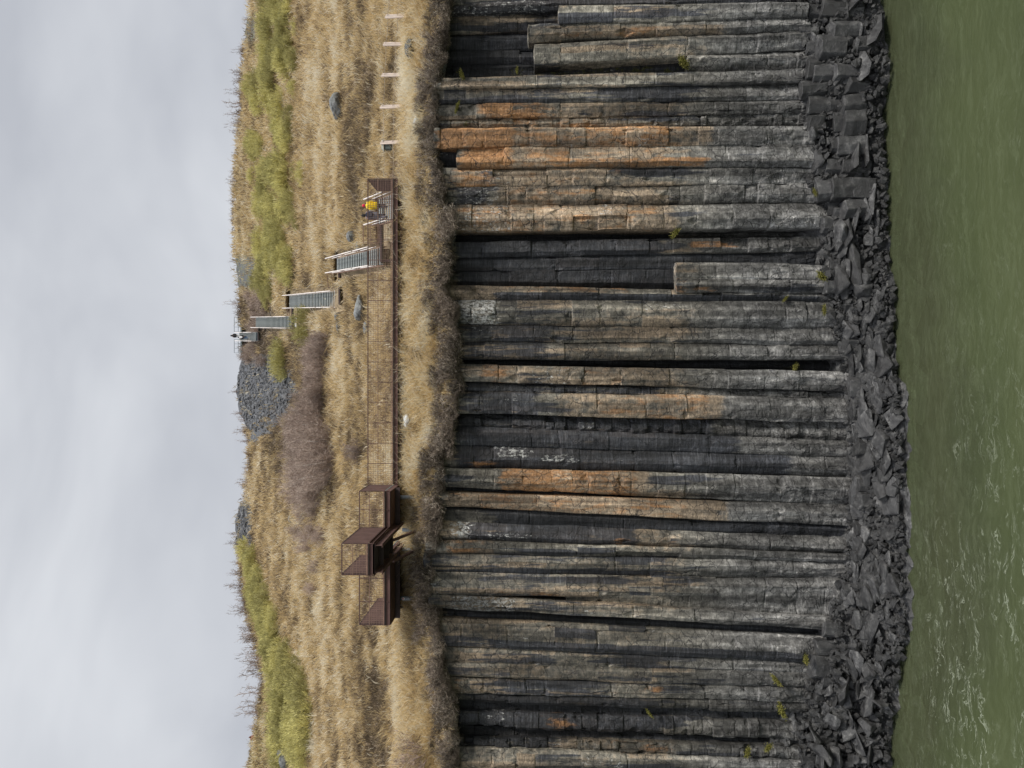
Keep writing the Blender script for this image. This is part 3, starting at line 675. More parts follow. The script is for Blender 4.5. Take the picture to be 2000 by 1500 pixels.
def mat_water():
    n = NT('river_water'); P_ = n.pos
    wob = n.noise(0.35, P_, (1, 1, 1), 4, 0.6, color=True)
    sc_ = n.N('ShaderNodeVectorMath', operation='SCALE'); n.L(wob, sc_.inputs[0]); sc_.inputs['Scale'].default_value = 2.0
    ad = n.N('ShaderNodeVectorMath', operation='ADD'); n.L(P_, ad.inputs[0]); n.L(sc_.outputs[0], ad.inputs[1])
    body = n.noise(0.25, P_, (0.35, 1, 1), 3, 0.5)
    col = n.ramp(body, [(0.3, (0.078, 0.090, 0.047)), (0.7, (0.100, 0.112, 0.058))])
    f1 = n.noise(1.35, ad.outputs[0], (0.42, 1.25, 1), 5, 0.60, 1.2)
    f2 = n.noise(1.7, ad.outputs[0], (0.6, 1.5, 1), 4, 0.6, 0.5)
    zone = n.noise(0.22, P_, (0.5, 1, 1), 3, 0.6)
    sep = n.N('ShaderNodeSeparateXYZ'); n.L(P_, sep.inputs[0])
    left = n.mr(sep.outputs['X'], 4.0, -13.0, 0.15, 1.0)           # the broken current lies downstream, on the left
    sh = n.mr(sep.outputs['Y'], 40.5, 36.5, 0.15, 1.0)
    ridge = n.mr(n.math('ABSOLUTE', n.math('SUBTRACT', f1, 0.5)), 0.0, 0.032, 1.0, 0.0)
    ridge = n.math('MULTIPLY', ridge, n.mr(f2, 0.44, 0.62))
    foam = n.math('MULTIPLY', n.math('MULTIPLY', ridge, n.mr(zone, 0.32, 0.54)), n.math('MULTIPLY', left, sh))
    col = n.mix(n.math('MULTIPLY', foam, 1.0), col, (0.52, 0.57, 0.43))
    st_ = n.noise(1.6, ad.outputs[0], (0.30, 2.2, 1), 6, 0.72, 0.6)
    col = n.mix(n.mr(st_, 0.42, 0.72, 0.0, 0.5), col, (0.17, 0.195, 0.115))
    rip = n.noise(2.6, ad.outputs[0], (0.5, 1.5, 1), 4, 0.6); rip2 = n.noise(0.6, ad.outputs[0], (0.4, 1.3, 1), 3, 0.5)
    n.fin(col, 0.16, n.math('ADD', n.math('MULTIPLY', rip, 0.5), n.math('ADD', rip2, n.math('MULTIPLY', foam, 0.3))), 0.6, 0.12, 0, 0.5)
    tr = n.N('ShaderNodeBsdfTransparent'); tr.inputs['Color'].default_value = (0.60, 0.70, 0.52, 1)
    mx = n.N('ShaderNodeMixShader'); mx.inputs[0].default_value = 0.48
    n.L(n.b.outputs[0], mx.inputs[1]); n.L(tr.outputs[0], mx.inputs[2]); n.L(mx.outputs[0], n.out.inputs['Surface'])
    return n.m
M['water'] = mat_water()
def mat_bed():
    n = NT('river_bed'); d = n.attr('silt_shade'); f = n.noise(1.5, n.pos, (1, 1, 1), 4, 0.6)
    rock = n.ramp(f, [(0.35, (0.018, 0.021, 0.021)), (0.65, (0.055, 0.060, 0.056))])  # rock tone also carries the painted dark of the cliff's reflection
    return n.fin(n.mix(n.mr(n.math('ADD', d, n.math('MULTIPLY', n.math('SUBTRACT', f, 0.5), 0.35)), 0.05, 0.95), rock, (0.128, 0.142, 0.078)), 0.9)
M['bed'] = mat_bed()

def build_river():
    x = np.linspace(-110, 110, 221); y = np.concatenate([np.linspace(-60, 28, 30), np.linspace(29, 46, 52)]); Xg, Yg = np.meshgrid(x, y, indexing='ij')
    Z = 0.05 * (fbm(np.stack([Xg * 0.25, Yg * 0.6, 0 * Xg], -1), 8) - 0.5)
    idx = np.arange(Xg.size).reshape(Xg.shape)
    F = np.stack([idx[:-1, :-1], idx[1:, :-1], idx[1:, 1:], idx[:-1, 1:]], -1).reshape(-1, 4)
    me = mesh_np('river', np.stack([Xg, Yg, Z], -1).reshape(-1, 3), F, None, True)
    tag(link('river', me, [M['water']]), 'murky green river flowing below the basalt cliff', 'river', kind='structure')
    # bed: shelves down from the shore to three metres deep
    Zb = -0.2 - 2.8 * sst(42, 36, Yg) - 0.6 * fbm(np.stack([Xg * .3, Yg * .3, 0 * Xg], -1), 5)
    pyb = 750 - Xg * FP / np.maximum(Yg, 20.0); dist = shoreY(np.clip(pyb, -300, 1800)) - Yg       # rock near the bank, darkened for the cliff's reflection on the water, silt further out
    me = mesh_np('river_bed', np.stack([Xg, Yg, Zb], -1).reshape(-1, 3), F, dict(silt_shade=sst(0.6, 5.0, dist).ravel()), True)
    tag(link('river_bed', me, [M['bed']]), 'silty bed under the green river', 'river bed', kind='structure')
build_river()

# ------------------------------------------------------------------ rubble at the foot of the cliff
def build_bank():
    py = np.arange(-300, 1801, 7.0); S0 = np.linspace(-0.25, 1.35, 60)
    PY, S = np.meshgrid(py, S0, indexing='ij')
    b = np.interp(PY, BASEP, BASEX) - 10; px = b + S * (water_of(PY) - b)
    V = bank_np(px, PY)
    q = V * np.array([1.4, 1.4, 1.4])
    V[..., 1] += (np.round(fbm(q, 13, 2) * 6) / 6 - 0.5) * 1.0 + 0.35
    n0, n1 = px.shape; idx = np.arange(n0 * n1).reshape(n0, n1)
    F = np.stack([idx[:-1, :-1], idx[:-1, 1:], idx[1:, 1:], idx[1:, :-1]], -1).reshape(-1, 4)
    me = mesh_np('river_bank', V.reshape(-1, 3), F, None, False)
    tag(link('river_bank', me, [M['rubble']]), 'dark rubble slope between column feet and water', 'river bank', kind='structure')
build_bank()

def rock_mesh(name, seed, dims, npts=16, mat='rubble', bevel=0.03, box=0.5):
    r = random.Random(seed); bm = bmesh.new()
    for _ in range(npts):
        v = Vector((r.uniform(-1, 1), r.uniform(-1, 1), r.uniform(-1, 1)))
        m = max(abs(v.x), abs(v.y), abs(v.z)); v = v.lerp(v / m, box) if m > 0 else v
        if r.random() < 0.5: v = v / max(abs(v.x), abs(v.y), abs(v.z)) * r.uniform(.8, 1)
        bm.verts.new((v.x * dims[0], v.y * dims[1], v.z * dims[2]))
    res = bmesh.ops.convex_hull(bm, input=bm.verts)
    bmesh.ops.delete(bm, geom=[g for g in res['geom_interior'] if isinstance(g, bmesh.types.BMVert)], context='VERTS')
    bmesh.ops.dissolve_limit(bm, angle_limit=0.12, verts=bm.verts, edges=bm.edges)
    if bevel: bmesh.ops.bevel(bm, geom=list(bm.edges), offset=bevel, segments=1, affect='EDGES', clamp_overlap=True)
    me = bpy.data.meshes.new(name); bm.to_mesh(me); bm.free(); me.materials.append(M[mat]); return me

def prism_mesh(name, seed, rad, h, sides=6, mat='rubble'):
    """a broken-off drum of a basalt column"""
    r = random.Random(seed); bm = bmesh.new(); n = sides
    a0 = r.uniform(0, 1); ang = [a0 + 2 * math.pi * (k + r.uniform(-.15, .15)) / n for k in range(n)]; rr = [rad * r.uniform(.85, 1.1) for _ in range(n)]
    tilt = (r.uniform(-.2, .2), r.uniform(-.2, .2)); rings = []
    for k, f in enumerate((0, .3, .62, 1.0)):
        j = r.uniform(-.03, .03)
        rings.append([bm.verts.new((math.cos(a) * q * (1 + j + r.uniform(-.03, .03)), math.sin(a) * q * (1 + j), h * f + (tilt[0] * math.cos(a) + tilt[1] * math.sin(a)) * q * f)) for a, q in zip(ang, rr)])
    for i in range(3):
        for k in range(n): bm.faces.new((rings[i][k], rings[i][(k + 1) % n], rings[i + 1][(k + 1) % n], rings[i + 1][k]))
    bm.faces.new(rings[0][::-1]); bm.faces.new(rings[-1])
    bmesh.ops.bevel(bm, geom=list(bm.edges), offset=0.03, segments=1, affect='EDGES', clamp_overlap=True)
    me = bpy.data.meshes.new(name); bm.to_mesh(me); bm.free(); me.materials.append(M[mat]); return me

def rot_rand(r, flat=0.0):
    return (r.gauss(0, .5) * (1 - flat), r.gauss(0, .5) * (1 - flat), r.uniform(0, 6.28))

def build_rubble():
    r = random.Random(5)
    slabs = [rock_mesh('rubble_block', 100 + i, (r.uniform(.5, .9), r.uniform(.4, .7), r.uniform(.10, .22)), 18, box=.45) for i in range(9)]
    cubes = [rock_mesh('rubble_block', 200 + i, (r.uniform(.35, .6), r.uniform(.3, .5), r.uniform(.28, .5)), 18, box=.7) for i in range(8)]
    drums = [prism_mesh('column_drum', 300 + i, r.uniform(.52, .72), r.uniform(.9, 1.4), r.choice((5, 6, 6, 7))) for i in range(7)]
    # drums still standing at the foot of the columns
    n = 0; py = -60.0
    while py < 1540:
        b = base_of(py); nn = 3 if py < 420 else 1
        for k in range(nn):
            px = b + 10 + k * 36 + r.uniform(-8, 12); p = bank_np(np.array([px + 18]), np.array([py]))[0]
            o = bpy.data.objects.new('column_drum', drums[(n * 3 + k) % 7]); COL.objects.link(o)
            o.location = (p[0], min(p[1] + .15, 44.2), p[2] - .5 + r.uniform(-.2, .2)); o.rotation_euler = (r.uniform(-.1, .1), r.uniform(-.1, .1), r.uniform(0, 6.28))
            s = r.uniform(.85, 1.25) * (1 if nn == 3 else .8); o.scale = (s, s, s * r.uniform(.7, 1.2))
            tag(o, 'squat broken column drum still upright at the foot of the basalt cliff', 'rock', 'broken column drums at the cliff foot', 'thing'); n += 1
        py += r.uniform(26, 46)
    # loose blocks
    cnt = 0
    pts = []
    while cnt < 285:
        py = r.uniform(-130, 1620); b = base_of(py); w = float(water_of(py))
        dens = 0.45 if py < 420 else 1.0
        if r.random() > dens: continue
        f = r.uniform(0.12, 0.95); px = b + (w - b) * f
        p = bank_np(np.array([px]), np.array([py]))[0]
        big = r.random()
        me = r.choice(slabs) if r.random() < .72 else r.choice(cubes)
        s = .45 + .75 * big ** 1.5 - (0.1 if f > .8 else 0)
        if py > 1320: s *= 1.1
        o = bpy.data.objects.new('rubble_block', me); COL.objects.link(o)
        o.location = (p[0], p[1] - .10, p[2] + .12)
        fl_ = py < 1300; e = rot_rand(r, .72 if fl_ else .15); o.rotation_euler = (e[0] + .22, e[1], e[2] if not fl_ else r.gauss(0, .5)); o.scale = (s * r.uniform(.95, 1.7), s, s * r.uniform(.7, 1.1))
        tag(o, 'dark angular basalt block lying in the rubble between the columns and the river', 'rock', 'loose basalt blocks along the waterline', 'thing'); cnt += 1
    # drowned slabs just under the water
    for i in range(26):
        py = r.uniform(0, 1500) if i < 8 else r.uniform(430, 1500); w = float(water_of(py)); px = w + r.uniform(2, 26)
        p = P(px, py, CZ * FP / (px - HOR) - .1); me = r.choice(slabs)
        o = bpy.data.objects.new('sunken_slab', me); COL.objects.link(o); s = r.uniform(1.3, 2.3)
        o.location = (p.x, p.y, -.16 - .20 * s * .5); o.rotation_euler = (r.uniform(-.05, .06), r.uniform(-.05, .05), r.gauss(0, .6)); o.scale = (s * 1.2, s, .55)
        tag(o, 'flat basalt slab lying just under the green water beside the bank', 'rock', 'drowned slabs along the bank', 'thing')
    # small debris: nobody could count it
    V, F, n0 = [], [], 0
    src = []
    for i in range(10):
        me = rock_mesh('tmp', 400 + i, (1, r.uniform(.6, 1), r.uniform(.35, .8)), 12, bevel=0, box=.5)
        me.calc_loop_triangles(); v = np.array([x.co[:] for x in me.vertices]); f = np.array([t.vertices[:] for t in me.loop_triangles]); src.append((v, f)); bpy.data.meshes.remove(me)
    for i in range(6000):
        py = rng.uniform(-200, 1700); b = base_of(py) + 2; w = float(water_of(py)) + 3; px = b + (w - b) * rng.uniform(0, 1)
        p = bank_np(np.array([px]), np.array([py]))[0]; v, f = src[i % 10]
        s = 0.06 + 0.26 * rng.random() ** 2.2
        R = np.array(Matrix.Rotation(rng.uniform(0, 6.28), 3, Vector(rng.normal(size=3)).normalized()))
        V.append((v * s) @ R.T + p + np.array([0, -.12, .08])); F.append(f + n0); n0 += len(v)
    V2, F2, m0 = [], [], 0                                            # loose stones of the grey scree slopes
    k = 0
    while k < 4200:
        px, py = (rng.uniform(463, 575), rng.uniform(660, 840)) if k % 4 else (rng.uniform(460, 500), rng.uniform(950, 1100))
        if px < sky_of(py) + 2 or scree_mask(np.array([px]), np.array([py]))[0] < rng.uniform(.15, .9): continue
        p = hill_np(np.array([px]), np.array([py]))[0]; v, f = src[k % 10]; sz = .05 + .34 * rng.random() ** 3
        R = np.array(Matrix.Rotation(rng.uniform(0, 6.28), 3, Vector(rng.normal(size=3)).normalized()))
        V2.append((v * sz) @ R.T + p); F2.append(f + m0); m0 += len(v); k += 1
    me = mesh_np('scree', np.concatenate(V2), np.concatenate(F2))
    tag(link('scree', me, [M['scree']]), 'loose grey stones covering the scree mounds under the skyline', 'scree', kind='stuff')
    me = mesh_np('rubble', np.concatenate(V), np.concatenate(F))
    tag(link('rubble', me, [M['rubble']]), 'small broken basalt debris filling the gaps of the bank', 'rubble', kind='stuff')
build_rubble()

# ------------------------------------------------------------------ dry grass
def blades(base, h, w, lean, col, curl=0.5):
    """two-segment blades as triangles+quads packed in triangles; base (n,3), lean (n,3) horizontal offset of the tip"""
    n = len(base); sidev = rng.normal(size=(n, 3)); sidev[:, 2] = 0; sidev[:, 1] *= 0.35
    sidev /= np.linalg.norm(sidev, axis=1, keepdims=True) + 1e-6
    sidev *= (w / 2)[:, None]
    mid = base + lean * (0.5 * (1 - curl))[:, None] if hasattr(curl, 'shape') else base + lean * 0.3
    mid = mid + np.array([0, 0, 1]) * (h * 0.6)[:, None]
    tip = base + lean + np.array([0, 0, 1]) * (h)[:, None]
    V = np.stack([base - sidev, base + sidev, mid - sidev * .8, mid + sidev * .8, tip], 1).reshape(-1, 3)
    o = np.arange(n)[:, None] * 5
    F = np.concatenate([o + np.array([[0, 1, 3]]), o + np.array([[0, 3, 2]]), o + np.array([[2, 3, 4]])], 0)
    return V, F, np.repeat(col, 5)

def build_grass():
    N = 118000
    py = rng.uniform(-290, 1790, N); e = edge_of(py); s = sky_of(py); t = rng.random(N) ** 0.9; px = e - 4 + (s + 1 - e) * t
    sm = scree_mask(px, py); keep = (rng.random(N) > sm * 0.96) & (trench(px, py) < .35); px, py = px[keep], py[keep]
    b = hill_np(px, py); n = len(px)
    Y = b[:, 1]
    big = fbm(np.stack([b[:, 0] * 0.20, b[:, 1] * 0.42, 0 * Y], -1), 61, 3)
    sml = fbm(np.stack([b[:, 0] * 1.1, b[:, 1] * 1.7, 0 * Y], -1), 67, 3)
    strip = sst(780, 792, px) * sst(872, 850, px)                       # bright straw along the cliff edge
    band = np.exp(-((px - (655 + 4 * np.sin(py * .02))) / 9.0) ** 2) * sst(720, 300, py) + np.exp(-((px - 628) / 14.0) ** 2) * sst(940, 1000, py) + np.exp(-((px - 645) / 12.0) ** 2) * sst(640, 690, py) * sst(900, 850, py)
    dull = sst(670, 700, px) * sst(775, 750, px)
    far = sst(620, 560, px)
    ter = fbm(np.stack([px * .20, py * .022, 0 * Y], -1), 73, 3) - .5
    c = 0.55 + (big - .5) * 1.0 + (sml - .5) * 1.1 + 1.1 * ter * sst(800, 740, px) + 0.15 * strip + 0.20 * band - 0.13 * dull - 0.10 * far + rng.normal(size=n) * 0.10
    bm_ = brown_mask(px, py); c = c - 0.30 * bm_
    rough = sst(0.35, 0.6, sml)
    M_ = 4
    scl = np.clip(Y / 50, 0.9, 2.2)
    h = (0.22 + 0.30 * rng.random(n)) * (0.7 + 0.5 * rough) * (1 + .5 * strip) * np.clip(scl, 1, 1.5)
    B = np.repeat(b, M_, 0); k = len(B)
    B[:, :2] += rng.normal(size=(k, 2)) * 0.12 * np.repeat(scl, M_)[:, None]; B[:, 2] -= 0.05
    H = np.repeat(h, M_) * rng.uniform(.5, 1.25, k)
    dirx = (fbm(np.stack([b[:, 0] * .5, b[:, 1] * .8, 0 * Y], -1), 71, 2) - .5) * 2.5
    lean = np.stack([np.repeat(dirx, M_) * H * .9 + rng.normal(size=k) * H * .7, -H * rng.uniform(0.1, 1.1, k), 0 * H], -1)
    lean[:, 2] -= H * 0.35 * rng.random(k)
    Wd = (0.022 + 0.03 * rng.random(k)) * np.repeat(scl, M_)
    Cc = np.clip(np.repeat(c, M_) + rng.normal(size=k) * 0.20, 0, 1)
    V, F, A = blades(B, H, Wd, lean, Cc)
    # pale dead seed heads and stalks dotted over the slope
    n2 = 900; py = rng.uniform(-100, 1600, n2); px = rng.uniform(560, 780, n2); b2 = hill_np(px, py)
    h2 = rng.uniform(.2, .6, n2); l2 = np.stack([rng.normal(size=n2) * .25, -.15 - .2 * rng.random(n2), 0 * h2], -1)
    V2, F2, A2 = blades(b2, h2, rng.uniform(.05, .14, n2) * b2[:, 1] / 60, l2, np.full(n2, .96))
    # straw hanging in ragged tufts over the rim
    n3 = 26000; py = rng.uniform(-100, 1620, n3); cl = fbm(np.stack([py * .035, 0 * py, 0 * py], -1), 87, 3)
    off = rng.random(n3) ** 1.5; k3 = rng.random(n3) < sst(.33, .54, cl + .10 * rng.normal(size=n3)); py, off = py[k3], off[k3]; n3 = len(py)
    px = edge_of(py) - 6 - off * 40; b3 = hill_np(px, py); b3[:, 1] -= .35 * (1 - off); b3[:, 2] += .12
    h3 = rng.uniform(.12, .42, n3); l3 = np.stack([rng.normal(size=n3) * .22, -rng.uniform(.15, .6, n3), -rng.uniform(.1, .75, n3) * (1.15 - off)], -1)
    V3, F3, A3 = blades(b3, h3, rng.uniform(.02, .05, n3), l3, np.clip(.70 + .16 * rng.normal(size=n3), 0, 1))
    V2 = np.concatenate([V2, V3]); F2 = np.concatenate([F2, F3 + 5 * n2]); A2 = np.concatenate([A2, A3])
    me = mesh_np('dry_grass', np.concatenate([V, V2]), np.concatenate([F, F2 + len(V)]), dict(col=np.concatenate([A, A2])))
    tag(link('dry_grass', me, [M['grass']]), 'dry straw coloured tussock grass covering the slope above the cliff', 'grass', kind='stuff')
build_grass()

# ------------------------------------------------------------------ shrubs, willows, birches
def ribbons(P0, P1, w0, w1):
    """thin crossed triangles from P0 to P1 (n,3)"""
    n = len(P0); d = P1 - P0; r = rng.normal(size=(n, 3)); a = np.cross(d, r); a /= np.linalg.norm(a, axis=1, keepdims=True) + 1e-9
    V = np.stack([P0 - a * w0[:, None] / 2, P0 + a * w0[:, None] / 2, P1 + a * w1[:, None] / 2, P1 - a * w1[:, None] / 2], 1).reshape(-1, 3)
    o = np.arange(n)[:, None] * 4
    return V, o + np.array([[0, 1, 2, 3]])

def branch_set(seed, nstem, h, spread, nsub, w, sub=2, droop=0.0, upright=0.6):
    """returns stem segments and twig segments of a bushy plant"""
    r = np.random.default_rng(seed); S0, S1, SW, T0, T1, TW = [], [], [], [], [], []
    for i in range(nstem):
        a = r.uniform(0, 6.28); q = r.random() ** .6 * spread; hh = h * r.uniform(.55, 1.0) * (1 - .3 * (q / max(spread, .01)) ** 2)
        p = np.array([math.cos(a) * q * .15, math.sin(a) * q * .15, 0]); tgt = np.array([math.cos(a) * q, math.sin(a) * q, hh])
        pts = [p]; m = 5
        for k in range(1, m + 1):
            f = k / m; pts.append(p + (tgt - p) * np.array([f ** upright, f ** upright, f ** (2 - upright * .9)]) + r.normal(size=3) * h * .025)
        for k in range(m):
            S0.append(pts[k]); S1.append(pts[k + 1]); SW.append((w * (1 - k / m * .75), w * (1 - (k + 1) / m * .75)))
            for j in range(nsub if k > 0 else nsub // 3):
                f = r.random(); b = pts[k] * (1 - f) + pts[k + 1] * f; L_ = h * r.uniform(.10, .28) * (1.1 - .5 * k / m)
                d = (pts[k + 1] - pts[k]); d /= np.linalg.norm(d) + 1e-9; d = d * .8 + r.normal(size=3) * .6; d[2] += .25 - droop; d /= np.linalg.norm(d)
                e = b + d * L_; T0.append(b); T1.append(e); TW.append((w * .32, w * .16))
                for s in range(sub):
                    f2 = r.uniform(.3, 1); b2 = b + (e - b) * f2; d2 = d + r.normal(size=3) * .6; d2[2] += .15 - droop; d2 /= np.linalg.norm(d2)
                    T0.append(b2); T1.append(b2 + d2 * L_ * r.uniform(.3, .7)); TW.append((w * .2, w * .10))
    return [np.array(x) for x in (S0, S1, SW, T0, T1, TW)]

def shrub_mesh(name, seed, h, spread, nstem=26, nsub=7, mat='twig', lo=.1, hi=.85, w=.03):
    S0, S1, SW, T0, T1, TW = branch_set(seed, nstem, h, spread, nsub, w)
    V1, F1 = ribbons(S0, S1, SW[:, 0], SW[:, 1]); V2, F2 = ribbons(T0, T1, TW[:, 0] * 1.3, TW[:, 1])
    r = np.random.default_rng(seed + 1)
    c1 = np.repeat(r.uniform(lo, .4, len(S0)), 4)
    c2 = np.repeat(np.clip(lo + (hi - lo) * (r.random(len(T0)) ** 1.3), 0, 1), 4)
    return mesh_np(name, np.concatenate([V1, V2]), np.concatenate([F1, F2 + len(V1)]), dict(col=np.concatenate([c1, c2])))

def leafy_mesh(name, seed, h, spread, nleaf=2600, leaf=.13):
    """foliage of a willow bush in its yellow-green spring leaf"""
    r = np.random.default_rng(seed)
    # many upright wands; the leaves sit along them, thinner towards the tips
    k = 95; a = r.uniform(0, 6.28, k); q = r.random(k) ** .6 * spread
    foot = np.stack([np.cos(a) * q * .75, np.sin(a) * q * .75, 0 * q], -1); hh = h * r.uniform(.45, 1.0, k) * (1 - .45 * (q / spread) ** 2)
    top = foot + np.stack([np.cos(a) * q * .35 + r.normal(size=k) * .12, np.sin(a) * q * .35 + r.normal(size=k) * .12, hh], -1)
    which = r.integers(0, k, nleaf); f = r.random(nleaf) ** .75
    p = foot[which] + (top - foot)[which] * f[:, None] + r.normal(size=(nleaf, 3)) * np.array([.10, .10, .06])
    p[:, 2] = np.abs(p[:, 2]) + .02
    up = (top - foot)[which] / hh[which][:, None] + r.normal(size=(nleaf, 3)) * .38; up /= np.linalg.norm(up, axis=1, keepdims=True)
    L_ = leaf * r.uniform(.8, 3.4, nleaf); e = p + up * L_[:, None]
    V, F = ribbons(p, e, leaf * r.uniform(.22, .5, nleaf), leaf * .12 * np.ones(nleaf))
    tone = r.uniform(.2, .8, k); col = np.clip(tone[which] * .5 + .25 + r.normal(size=nleaf) * .17, 0, 1)
    return mesh_np(name, V, F, dict(col=np.repeat(col, 4)))

def stems_mesh(name, seed, nstem, h, spread, w=.05, nsub=3):
    S0, S1, SW, T0, T1, TW = branch_set(seed, nstem, h, spread, nsub, w, 1)
    V1, F1 = ribbons(S0, S1, SW[:, 0], SW[:, 1]); V2, F2 = ribbons(T0, T1, TW[:, 0] * 1.2, TW[:, 1])
    return mesh_np(name, np.concatenate([V1, V2]), np.concatenate([F1, F2 + len(V1)]), dict(col=np.random.default_rng(seed).random(4 * (len(F1) + len(F2)))))

def build_edge_shrubs():
    ms = [shrub_mesh('edge_shrub', 500 + i, .85, .75, 44, 9, lo=.12, hi=(.95, .8, 1.0, .7)[i], w=.026) for i in range(4)]
    for m in ms: m.materials.append(M['twig'])
    r = random.Random(9); py = -60.0; n = 0
    while py < 1560 and n < 290:
        e = float(edge_of(py)); wid = (26 if py < 350 else 36) if not (230 < py < 330) else 16
        if 1010 < py < 1240: wid = 34
        for k in range(5):
            f = r.random() ** 1.3; px = e - 2 - f * wid
            p = hill(px, py + r.uniform(-8, 8)); s = r.uniform(.6, 1.35) * (1.1 if f < .5 else .75)
            o = bpy.data.objects.new('edge_shrub', r.choice(ms)); COL.objects.link(o)
            o.location = (p.x, p.y - (.45 if f < .3 else .1), p.z - (.42 if f < .3 else .18)); o.rotation_euler = (r.uniform(.15, .75) if f < .4 else r.uniform(0, .3), r.uniform(-.3, .3), r.uniform(0, 6.28))
            o.scale = (s * r.uniform(1, 1.5), s, s * r.uniform(.75, 1.1))
            tag(o, 'low twiggy grey-brown bare shrub hanging over the top of the basalt columns', 'shrub', 'bare shrubs along the cliff edge'); n += 1
        py += 28
build_edge_shrubs()

def build_willows():
    f3 = [leafy_mesh('foliage', 600 + i, 2.3, 1.9, 3000, .13) for i in range(4)]; s3 = [stems_mesh('stems', 650 + i, 14, 2.2, 1.5) for i in range(4)]
    for m in f3: m.materials.append(M['willow'])
    for m in s3: m.materials.append(M['stem'])
    r = random.Random(21)
    def put(px, py, s, lab, grp):
        if max(float(trench(np.array([px + b]), np.array([py + a]))[0]) for a in (-30, -15, 0, 15, 30) for b in (-14, 0, 18)) > .2: return
        p = hill(px, py); e = empty('willow_bush', (p.x, p.y, p.z - .1)); i = r.randrange(4)
        e.rotation_euler = (0, 0, r.uniform(0, 6.28)); e.scale = (s * r.uniform(.9, 1.25), s * r.uniform(.9, 1.25), s * r.uniform(.85, 1.1))
        tag(e, lab, 'bush', grp)
        link('foliage', f3[i], [], e); link('stems', s3[i], [], e)
    # dense thicket, bottom of the photo
    for k in range(128):
        py = r.uniform(1085, 1470)
        a = float(np.interp(py, [1060, 1100, 1150, 1200, 1250, 1300, 1350, 1400, 1440, 1480, 1520], [478, 505, 525, 545, 562, 580, 605, 616, 612, 605, 600]))
        b = float(np.interp(py, [1060, 1310, 1340, 1400, 1480], [480, 535, 545, 548, 552]))
        b = max(b if py > 1300 else 0, float(sky_of(py)) + 20)
        px = b + (a - b) * r.random(); put(px, py, r.uniform(.65, 1.05) * (1 if px > sky_of(py) + 32 else .7), 'yellow-green leafing willow bush in the dense thicket left of the steel platforms', 'willows of the dense thicket')
    # scattered bushes, top of the photo
    for cx, cy, n_, sx, sy in ((565, 50, 8, 12, 34), (545, 30, 4, 14, 22), (560, 90, 5, 14, 16), (560, 118, 4, 12, 10), (536, 146, 4, 8, 8), (545, 185, 3, 22, 24), (508, 205, 3, 6, 18), (560, 240, 5, 16, 22), (505, 288, 3, 10, 14), (565, 340, 4, 12, 12),
                              (525, 380, 8, 12, 26), (560, 395, 5, 14, 28), (540, 450, 8, 14, 30), (560, 500, 7, 16, 20), (528, 520, 6, 14, 22), (575, 545, 6, 12, 20), (560, 585, 4, 16, 16), (522, 560, 4, 12, 14), (506, 160, 2, 6, 26), (515, 330, 2, 14, 20)):
        for k in range(int(n_ * 2.1)):
            put(cx + r.gauss(0, sx), max(-60, cy + r.gauss(0, sy * .9)), r.uniform(.45, 1.0), 'yellow-green willow bush among the dry grass below the skyline', 'scattered willows on the upper slope')
    for px, py, s, l in ((606, 636, 1.0, 'single bright yellow-green willow bush between the two highest flights of stairs'), (560, 688, 1.0, 'round yellow-green willow bush beside the grey scree, right of the bare birches'),
                         (562, 712, 1.1, 'pale yellow-green willow bush at the edge of the grey scree mound'), (512, 550, .9, 'small rounded bright green bush above the topmost stairs'), (484, 1072, .9, 'lone small willow bush near the grey crest')):
        p = hill(px, py); e = empty('willow_bush', (p.x, p.y, p.z - .1)); e.scale = (s, s, s); tag(e, l, 'bush'); i = r.randrange(4)
        link('foliage', f3[i], [], e); link('stems', s3[i], [], e)
build_willows()

